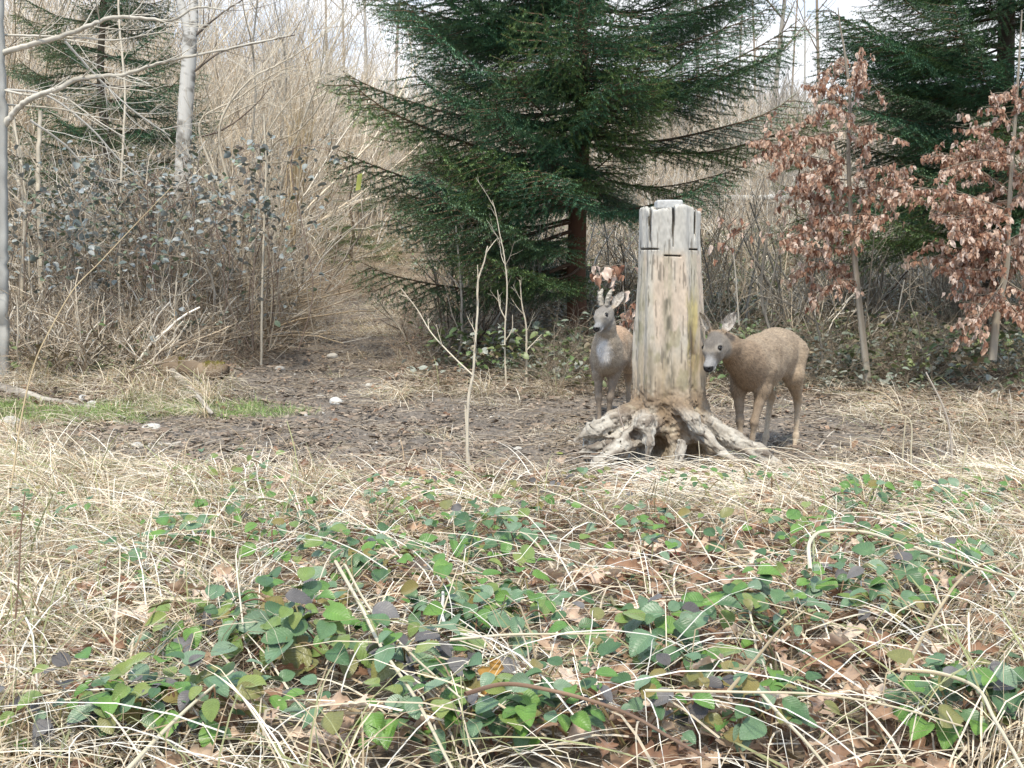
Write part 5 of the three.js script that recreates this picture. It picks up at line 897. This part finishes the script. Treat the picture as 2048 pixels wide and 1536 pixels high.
// ---------------------------------------------------------------- single long stalks and canes, drawn from the photograph
{
  const S = [[0.58, 0.49, 0.32], [0.78, 0.71, 0.54]], B = [[0.16, 0.09, 0.06], [0.34, 0.22, 0.14]], C = [[0.36, 0.27, 0.15], [0.56, 0.45, 0.27]];
  const dFor = (y, up = 0) => 2300 / (y - 550) * (1 - up);
  const stalk = (label, px, r, colr, up, q, cat = 'stalk', name = 'grass_stalk') => {
    const stand = up <= 0.05 ? distAt(px[0][0], Math.max(px[0][1], 700)) : null;
    const pts = px.map(([x, y, u = up]) => { const d = stand ?? clamp(dFor(y, u * 1.75), 1.4, 8); const p = P(x, y, d), h = H(p.x, p.z) + 0.015; if (p.y < h && stand === null) { const f = (EYE - h) / (EYE - p.y); return P(x, y, d * f); } return p; });
    const t = thing(name, label, cat, pts[0].clone()), mb = new MB(); tube(mb, curve(pts.map((p) => p.clone().sub(t.position)), 28), [r * 1.15, r * 0.65], 6, woodColour(q, ...colr)); mesh('stalk', mb.geo(), MAT.straw, t);
  };
  [
    ['long pale stalk running down to the bottom edge through the bramble leaves', [[671, 1123], [720, 1210], [760, 1290], [830, 1395], [908, 1545]], 0.0042, S, 0.12],
    ['thinner pale stalk beside the long one, ending among the dark purple leaves', [[690, 1130], [745, 1225], [835, 1320], [920, 1395]], 0.003, S, 0.12],
    ['straight straw lying across the left edge near the bottom', [[-20, 1384], [150, 1382], [300, 1374], [395, 1366]], 0.0045, S, 0.1],
    ['slanting straw at lower left rising over the green leaves', [[250, 1545], [330, 1460], [400, 1395], [466, 1342]], 0.0038, S, 0.12],
    ['very thin yellow straw lying straight across the lower right half', [[1290, 1381], [1480, 1384], [1640, 1389], [1780, 1412], [1925, 1452]], 0.0024, S, 0.16],
    ['pale stalk falling from the middle right to the bottom edge', [[1511, 1374], [1560, 1430], [1610, 1482], [1662, 1545]], 0.0034, S, 0.12],
    ['brown bramble cane arching across the bottom right quarter', [[930, 1388], [1010, 1368], [1120, 1385], [1250, 1425], [1340, 1475], [1420, 1520]], 0.0042, B, 0.14, 'cane', 'bramble_cane'],
    ['grey brown cane at the bottom left of centre among leaves', [[640, 1392], [720, 1425], [790, 1450], [850, 1480]], 0.0048, C, 0.08, 'cane', 'bramble_cane'],
    ['long brown runner lying across the right foreground', [[1290, 1190], [1420, 1195], [1520, 1180], [1600, 1160], [1645, 1145]], 0.0036, B, 0.1, 'cane', 'bramble_cane'],
    ['bent tan cane rising in the right foreground like an angle', [[1800, 1360], [1850, 1265], [1890, 1200], [1915, 1165], [1960, 1130], [2010, 1120]], 0.0038, C, 0.14, 'cane', 'bramble_cane'],
    ['broad pale straw bundle arching over the right foreground', [[1620, 1140], [1622, 1080], [1650, 1062], [1720, 1063], [1800, 1085], [1900, 1120], [2060, 1165]], 0.005, S, 0.16],
    ['pale bent straw dropping at the bottom right corner', [[1800, 1340], [1870, 1345], [1945, 1370], [1990, 1440], [2050, 1545]], 0.0038, S, 0.16],
    ['tan stalk slanting up from the oak leaves right of centre', [[1455, 1385], [1510, 1320], [1560, 1260], [1608, 1222]], 0.0034, C, 0.14],
    ['thin pale straw slanting from centre left to the red leaf', [[586, 1075], [610, 1020], [640, 960], [655, 940]], 0.003, S, 0.1],
    ['white bent straw near the middle of the bramble patch', [[886, 1185], [892, 1250], [930, 1270], [985, 1278]], 0.0038, [[0.7, 0.66, 0.58], [0.85, 0.8, 0.72]], 0.12],
    ['pale straw lying level in the middle of the bramble patch', [[900, 1280], [1010, 1270], [1120, 1268], [1230, 1266]], 0.003, S, 0.14],
    ['dark upright twig standing on the bank below the pale sapling', [[920, 1010], [924, 980], [926, 958]], 0.003, [[0.05, 0.04, 0.03], [0.1, 0.08, 0.06]], 0.05, 'twig', 'dead_twig'],
    ['pinkish snapped stalk standing at the right of the clearing', [[1905, 960], [1900, 860], [1885, 810], [1852, 745]], 0.005, [[0.5, 0.42, 0.34], [0.74, 0.66, 0.56]], 0.04],
    ['pale upright straw pair right of the doe, the left one', [[1804, 975], [1806, 900], [1812, 830]], 0.004, S, 0.04],
    ['pale upright straw pair right of the doe, the right one', [[1822, 980], [1822, 910], [1818, 838], [1780, 826]], 0.004, S, 0.04],
    ['stout pale stalk leaning at the right edge of the clearing', [[1910, 1010], [1920, 960], [1932, 900], [1935, 890]], 0.007, S, 0.04],
    ['thin pinkish straw standing in front of the left stump root', [[1268, 935], [1255, 880], [1242, 840], [1235, 815]], 0.0035, [[0.5, 0.40, 0.32], [0.70, 0.58, 0.48]], 0.03],
    ['long reddish straw leaning across the stump base', [[1345, 905], [1320, 865], [1295, 815], [1262, 790]], 0.0032, [[0.45, 0.34, 0.26], [0.70, 0.58, 0.46]], 0.03],
    ['short straw crossing the dark hollow under the stump', [[1318, 928], [1340, 895], [1362, 880]], 0.003, S, 0.02],
    ['white straw bridging the right hollow under the stump', [[1366, 920], [1385, 900], [1398, 884]], 0.003, S, 0.02],
    ['pale stiff straw standing before the right hollow of the stump', [[1400, 945], [1399, 910], [1397, 882]], 0.0028, S, 0.02],
  ].forEach((a, q) => stalk(a[0], a[1], a[2], a[3], a[4], 900 + q, a[5], a[6]));
  // the long leaning cane at far left
  const t = thing('bramble_cane', 'long thin tan cane leaning up from the bottom left to the bramble', 'cane', P(8, 1060, 4.3)), mb = new MB();
  tube(mb, curve([[8, 1060, 4.3], [24, 960, 4.4], [48, 808, 4.6], [72, 719, 4.8], [100, 660, 5.0], [147, 579, 5.3], [200, 524, 5.6], [270, 450, 6.0], [345, 372, 6.4]].map(([x, y, d]) => P(x, y, d).sub(t.position)), 50), [0.0040, 0.0022], 6, woodColour(950, [0.30, 0.22, 0.12], [0.46, 0.36, 0.22])); mesh('cane', mb.geo(), MAT.twig, t);
  const t2 = thing('dead_twig', 'thin dark upright stem at the left edge of the foreground', 'twig', P(20, 1380, 2.6)), m2 = new MB();
  tube(m2, curve([[20, 1390, 2.6], [30, 1250, 2.65], [38, 1150, 2.7], [42, 1060, 2.75], [50, 985, 2.8]].map(([x, y, d]) => P(x, y, d).sub(t2.position)), 30), [0.0026, 0.0016], 5, [0.16, 0.10, 0.07]);
  tube(m2, curve([[42, 1045, 2.76], [60, 1005, 2.8], [85, 975, 2.85], [115, 930, 2.9]].map(([x, y, d]) => P(x, y, d).sub(t2.position)), 12), [0.0018, 0.001], 4, [0.2, 0.13, 0.09]); mesh('stem', m2.geo(), MAT.twig, t2);
}
// ---------------------------------------------------------------- foreground bramble plants
{
  const glossy = (c, r = 0.4) => new THREE.MeshPhysicalMaterial({ color: new THREE.Color(...c), vertexColors: true, roughness: r, side: THREE.DoubleSide, map: LEAF.map, bumpMap: LEAF.bump, bumpScale: 0.0012 });
  const thin = (c) => new THREE.MeshPhysicalMaterial({ color: new THREE.Color(...c), vertexColors: true, roughness: 1, transmission: 0.3, thickness: 0, side: THREE.DoubleSide, map: LEAF.map, bumpMap: LEAF.bump, bumpScale: 0.0012 });
  const G1 = [glossy([0.12, 0.22, 0.09]), glossy([0.16, 0.27, 0.145], 0.42), glossy([0.08, 0.165, 0.065], 0.42), glossy([0.13, 0.27, 0.055]), glossy([0.22, 0.32, 0.20], 0.4), glossy([0.16, 0.31, 0.055], 0.45)], Y1 = [thin([0.32, 0.40, 0.11]), thin([0.26, 0.36, 0.10]), glossy([0.20, 0.29, 0.07])], D1 = [glossy([0.15, 0.138, 0.138], 0.5), glossy([0.20, 0.185, 0.182], 0.5), glossy([0.11, 0.098, 0.095], 0.5)], O1 = [glossy([0.24, 0.235, 0.075]), thin([0.34, 0.28, 0.09])], RED = glossy([0.32, 0.035, 0.03], 0.45);
  const R = rngOf(1201), choose = (mix) => { const u = R(); let a = 0; for (const [w, l] of mix) { a += w; if (u < a) return l[Math.floor(R() * l.length)]; } return G1[0]; };
  const green = [[0.765, G1], [0.17, Y1], [0.015, D1], [0.05, O1]], dark = [[0.4, G1], [0.05, Y1], [0.45, D1], [0.1, O1]], yellow = [[0.3, G1], [0.6, Y1], [0.1, O1]];
  const plant = (label, px, py, w, h, n0, size, mix) => {
    const n = Math.round(n0 * 2.7);
    if (py > 1430) py += 75; const d0 = distAt(px, py), t = thing('bramble_plant', label, 'bramble plant', G(px, d0)), spots = [];
    const canes = Math.max(2, Math.round(n / 7)), inside = () => { const a = R() * 6.28, r = Math.sqrt(R()) * 0.6; return [px + Math.cos(a) * r * w, py + Math.sin(a) * r * h * 1.15]; };
    const gp = ([x, y], up) => { const p = G(x, distAt(x, y)); p.y += up; return p; };
    for (let k = 0; k < canes; k++) {
      const mb = new MB(), A = inside(), B = inside(), mid = [(A[0] + B[0]) / 2 + (R() - 0.5) * 50, (A[1] + B[1]) / 2 + (R() - 0.5) * 30];
      const pts = curve([gp(A, 0.01), gp(mid, 0.07 + 0.09 * R()), gp(B, 0.04 + 0.06 * R())], 20).map((p) => p.sub(t.position));
      tube(mb, pts, [0.0030, 0.0016], 5, mix3([0.16, 0.07, 0.05], [0.22, 0.20, 0.08], R())); mesh('cane', mb.geo(), MAT.twig, t);
      const g = Math.ceil(n / canes / 3);
      for (let q2 = 0; q2 < g; q2++) { const p = pts[2 + Math.floor((q2 + R()) / g * 18)], az = R() * 6.28, m = R() < 0.6 ? 3 : 2; for (let q = 0; q < m; q++) spots.push([p.clone(), az + (q - 1) * (1.3 + 0.6 * R()), q === 1 ? 1.1 : 0.88]); }
    }
    spots.slice(0, n + 3).forEach(([p, az, k]) => {
      const s = (py > 1430 ? 0.70 : 0.82) * size * k * (0.55 + 0.65 * R()), reach = 0.03 + 0.05 * R(), m = mesh('leaf', LEAF.bramble[Math.floor(R() * 9)], choose(mix), t), q = p.clone().add(V(Math.cos(az) * reach, 0.015 + 0.04 * R(), -Math.sin(az) * reach));
      m.position.copy(q); m.rotation.set((R() - 0.5) * 0.8, az, (R() - 0.5) * 0.7 + 0.05, 'YXZ'); m.quaternion.premultiply(TMP.q2.setFromAxisAngle(V(1, 0, 0), 0.10 + 0.45 * R())); m.scale.setScalar(s);
    });
  };
  plant('dense bramble of dull green leaves in the very middle of the foreground', 960, 1130, 300, 110, 46, 0.062, green);
  plant('bramble sprawling left of the foreground centre, behind the long pale stalk', 700, 1200, 320, 130, 40, 0.060, green);
  plant('bramble below the foreground centre with large overlapping green leaves', 1010, 1300, 330, 110, 46, 0.068, green);
  plant('bramble of bluish green leaves at the bottom centre', 880, 1480, 420, 90, 30, 0.070, green);
  plant('leafy bright green bramble at the lower left, tallest leaves upright', 500, 1340, 420, 110, 46, 0.078, [[0.55, G1], [0.28, Y1], [0.1, O1], [0.07, D1]]);
  plant('bramble with drooping green leaves along the lower left bottom edge', 360, 1450, 380, 80, 30, 0.074, [[0.5, G1], [0.2, Y1], [0.2, O1], [0.1, D1]]);
  plant('bramble of purplish dark leaves at the bottom, left of centre', 860, 1420, 260, 80, 14, 0.078, dark);
  plant('few purplish leaves in the bottom left corner', 130, 1500, 260, 50, 9, 0.07, dark);
  plant('bramble with round green leaves left of the right foreground oak leaves', 1620, 1140, 300, 100, 34, 0.058, green);
  plant('large dark green bramble filling the right foreground', 1850, 1230, 330, 130, 50, 0.062, [[0.85, G1], [0.08, D1], [0.07, O1]]);
  plant('bramble in the bottom right corner with narrow leaves', 1930, 1440, 320, 110, 34, 0.076, [[0.85, G1], [0.08, D1], [0.07, O1]]);
  plant('bramble between the oak leaves at the lower right', 1580, 1290, 320, 100, 32, 0.062, green);
  plant('bramble with ribbed leaves right of centre near the bottom', 1340, 1370, 320, 90, 28, 0.070, green);
  plant('bramble along the bottom edge right of centre', 1500, 1490, 380, 70, 22, 0.072, [[0.6, G1], [0.25, D1], [0.15, O1]]);
  plant('yellow green sprig on the bank at the upper left of the foreground', 480, 1010, 200, 60, 16, 0.046, yellow);
  plant('sparse bramble sprig in long straw at the left', 130, 1090, 240, 120, 12, 0.052, green);
  plant('bramble leaves in the dry grass at the left below the yellow green sprig', 330, 1180, 320, 110, 22, 0.054, green);
  plant('small sprig of leaves under the swept bleached grass', 1440, 1020, 260, 60, 14, 0.046, [[0.6, G1], [0.2, Y1], [0.2, O1]]);
  plant('bramble sprig at the right edge of the bank', 1900, 1050, 260, 80, 26, 0.050, green);
  plant('scattered leaves on the bank left of the swept grass', 1150, 1050, 260, 70, 14, 0.048, [[0.5, G1], [0.2, D1], [0.3, O1]]);
  plant('low bramble in straw near the middle of the bank', 800, 1050, 240, 70, 20, 0.046, [[0.6, G1], [0.3, Y1], [0.1, D1]]);
  plant('bramble leaves in the bottom edge straw at the far left', 250, 1490, 340, 60, 14, 0.064, [[0.6, G1], [0.3, D1], [0.1, O1]]);
  plant('bramble along the very bottom edge at the centre', 1120, 1490, 360, 70, 22, 0.066, [[0.75, G1], [0.15, D1], [0.1, O1]]);
  plant('loose bramble between the foreground centre and the right oak leaves', 1260, 1140, 300, 110, 22, 0.054, green);
  plant('small leaved bramble on the bank at the upper left of the centre', 560, 1090, 300, 90, 20, 0.050, green);
  plant('bramble behind the broad pale straw bundle at the right', 1720, 1060, 300, 70, 22, 0.050, green);
  // leaves that stand out by colour
  const one = (label, px, py, s, m, rot, up = 0.05) => { const d = distAt(px, py + up * 250), p = P(px, py, d), t = thing('bramble_leaf', label, 'leaf', p, rot[1]); const l = mesh('blade', LEAF.bramble[3], m, t); l.rotation.set(rot[0], 0, rot[2]); l.scale.setScalar(s); };
  one('deep red leaf in straw left of the foreground centre', 446, 1128, 0.06, RED, [0.5, -0.9, -0.6]);
  one('dark red curled leaf standing out right of the centre', 1322, 1114, 0.07, RED, [0.9, 0.1, 0.1]);
  one('bright lime green leaf above the purplish leaves at the bottom', 826, 1374, 0.105, thin([0.36, 0.50, 0.16]), [0.35, 0.2, 0.25], 0.1);
  one('round brownish leaf standing on the bank below the pale sapling', 858, 984, 0.05, glossy([0.16, 0.12, 0.07]), [1.1, 0.4, 0.3]);
  one('olive brown leaf hanging on the bank before the stump', 1348, 1005, 0.06, O1[0], [1.2, -1.2, 0.2]);
  one('bright orange brown leaf on the edge of the clearing right of the stump', 1620, 950, 0.075, BEECHM[0], [0.5, 0.5, 0.1]);
  one('yellow leaf on bare soil left of the stump roots', 1112, 908, 0.045, thin([0.42, 0.48, 0.10]), [0.4, 0.3, 0.1], 0.01);
  one('small yellow leaf on the bank under the pale sapling', 868, 938, 0.045, thin([0.42, 0.48, 0.08]), [0.6, 0.2, 0.2], 0.03);
  one('yellow leaf on the soil below the green grass patch', 238, 870, 0.06, thin([0.40, 0.46, 0.08]), [0.3, 0.2, 0.2], 0.01);
}
// ---------------------------------------------------------------- fallen oak leaves
{
  const R = rngOf(1301), OAK = [[0.46, 0.325, 0.23], [0.57, 0.43, 0.33], [0.34, 0.215, 0.14], [0.68, 0.55, 0.44], [0.27, 0.155, 0.095]].map((c) => new THREE.MeshPhysicalMaterial({ color: new THREE.Color(...c), vertexColors: true, roughness: 1, transmission: 0.15, thickness: 0, side: THREE.DoubleSide }));
  const lay = (px, py, s, m, label, group) => { const d = distAt(px, py), p = G(px, d); p.y += 0.05 + 0.06 * R(); const t = thing('fallen_leaf', label, 'fallen leaf', p, R() * 6.28, group), l = mesh('blade', LEAF.oak[Math.floor(R() * 6)], m, t); l.rotation.set((R() - 0.5) * 1.0, 0, (R() - 0.5) * 1.0); l.scale.setScalar(s); l.position.set(-0.04, 0, 0); };
  [[1900, 1385, 0.15, OAK[3], 'large pale tan oak leaf near the lower right corner'], [1635, 1195, 0.10, OAK[3], 'pale lobed oak leaf right of centre, paler than its neighbours'], [738, 1095, 0.09, OAK[3], 'light oak leaf beside the long pale stalk, on the bank'], [300, 1325, 0.13, OAK[3], 'long pale oak leaf at the left above the slanting straw'], [968, 1478, 0.12, new THREE.MeshPhysicalMaterial({ color: new THREE.Color(0.5, 0.28, 0.07), vertexColors: true, roughness: 0.8, side: THREE.DoubleSide }), 'orange curled oak leaf at the bottom edge near centre'], [500, 1290, 0.09, OAK[1], 'russet oak leaf beside the bright green bramble at left'], [1760, 1110, 0.11, OAK[3], 'big curled tan oak leaf among green leaves at the right']].forEach((a) => lay(...a));
  const areas = [[1310, 1170, 150, 60, 34, 'in the open litter right of the foreground centre'], [1240, 1280, 160, 80, 14, 'just right of the dense middle bramble'], [1420, 1240, 130, 70, 22, 'under the bent tan stalk right of centre'], [1700, 1100, 140, 50, 14, 'beneath the broad pale straw bundle'], [1740, 1200, 160, 70, 24, 'among the large dark green bramble at right'], [1800, 1330, 200, 90, 26, 'between the right bramble and the corner bramble'], [1600, 1430, 220, 90, 26, 'near the bottom edge right of centre'], [1250, 1440, 200, 80, 24, 'around the brown arching bramble cane'], [980, 1500, 160, 40, 10, 'at the bottom edge in the centre'], [560, 1500, 220, 50, 16, 'below the bright green bramble at lower left'], [330, 1260, 160, 60, 14, 'in straw at the left of the bright bramble'], [420, 1310, 120, 40, 10, 'beside the slanting straw at lower left'], [650, 1060, 160, 60, 14, 'on the straw bank behind the long pale stalk'], [800, 1220, 200, 70, 12, 'along the long pale stalk'], [100, 1420, 160, 80, 12, 'at the far left near the bottom'], [1900, 1500, 160, 50, 12, 'in the bottom right corner']];
  const TONE = ['mid brown', 'light brown', 'reddish brown', 'pale tan', 'dark brown'];
  for (const [px, py, w, h, n, where] of areas) for (let k = 0; k < n; k++) { const q = Math.floor(R() * 5); lay(px + (R() - 0.5) * 2 * w, py + (R() - 0.5) * 2 * h, 0.075 + 0.05 * R(), OAK[q], `${TONE[q]} oak leaf lying ${where}`, `${TONE[q]} oak leaves lying ${where}`); }
  stuff('oak_leaf_litter', 'bed of brown oak leaves under the foreground grass and brambles', 'leaves', LEAF.oak[2], MAT.dryleaf, scatter(3400, 1310, 1.7, 5.4, (x, z, px, d) => 550 + 2300 / d > 1080 && px > 1150 ? 1 : 0.35, (p, R) => [mat4(p.add(V(0, 0.01 + 0.07 * R(), 0)), (R() - 0.5) * 0.9, R() * 6.28, (R() - 0.5) * 0.9, 0.06 + 0.05 * R()), col(BROWN[Math.floor(R() * 5)], 0.7 + 0.5 * R())], 1.5));
}
renderer.render(scene, camera);
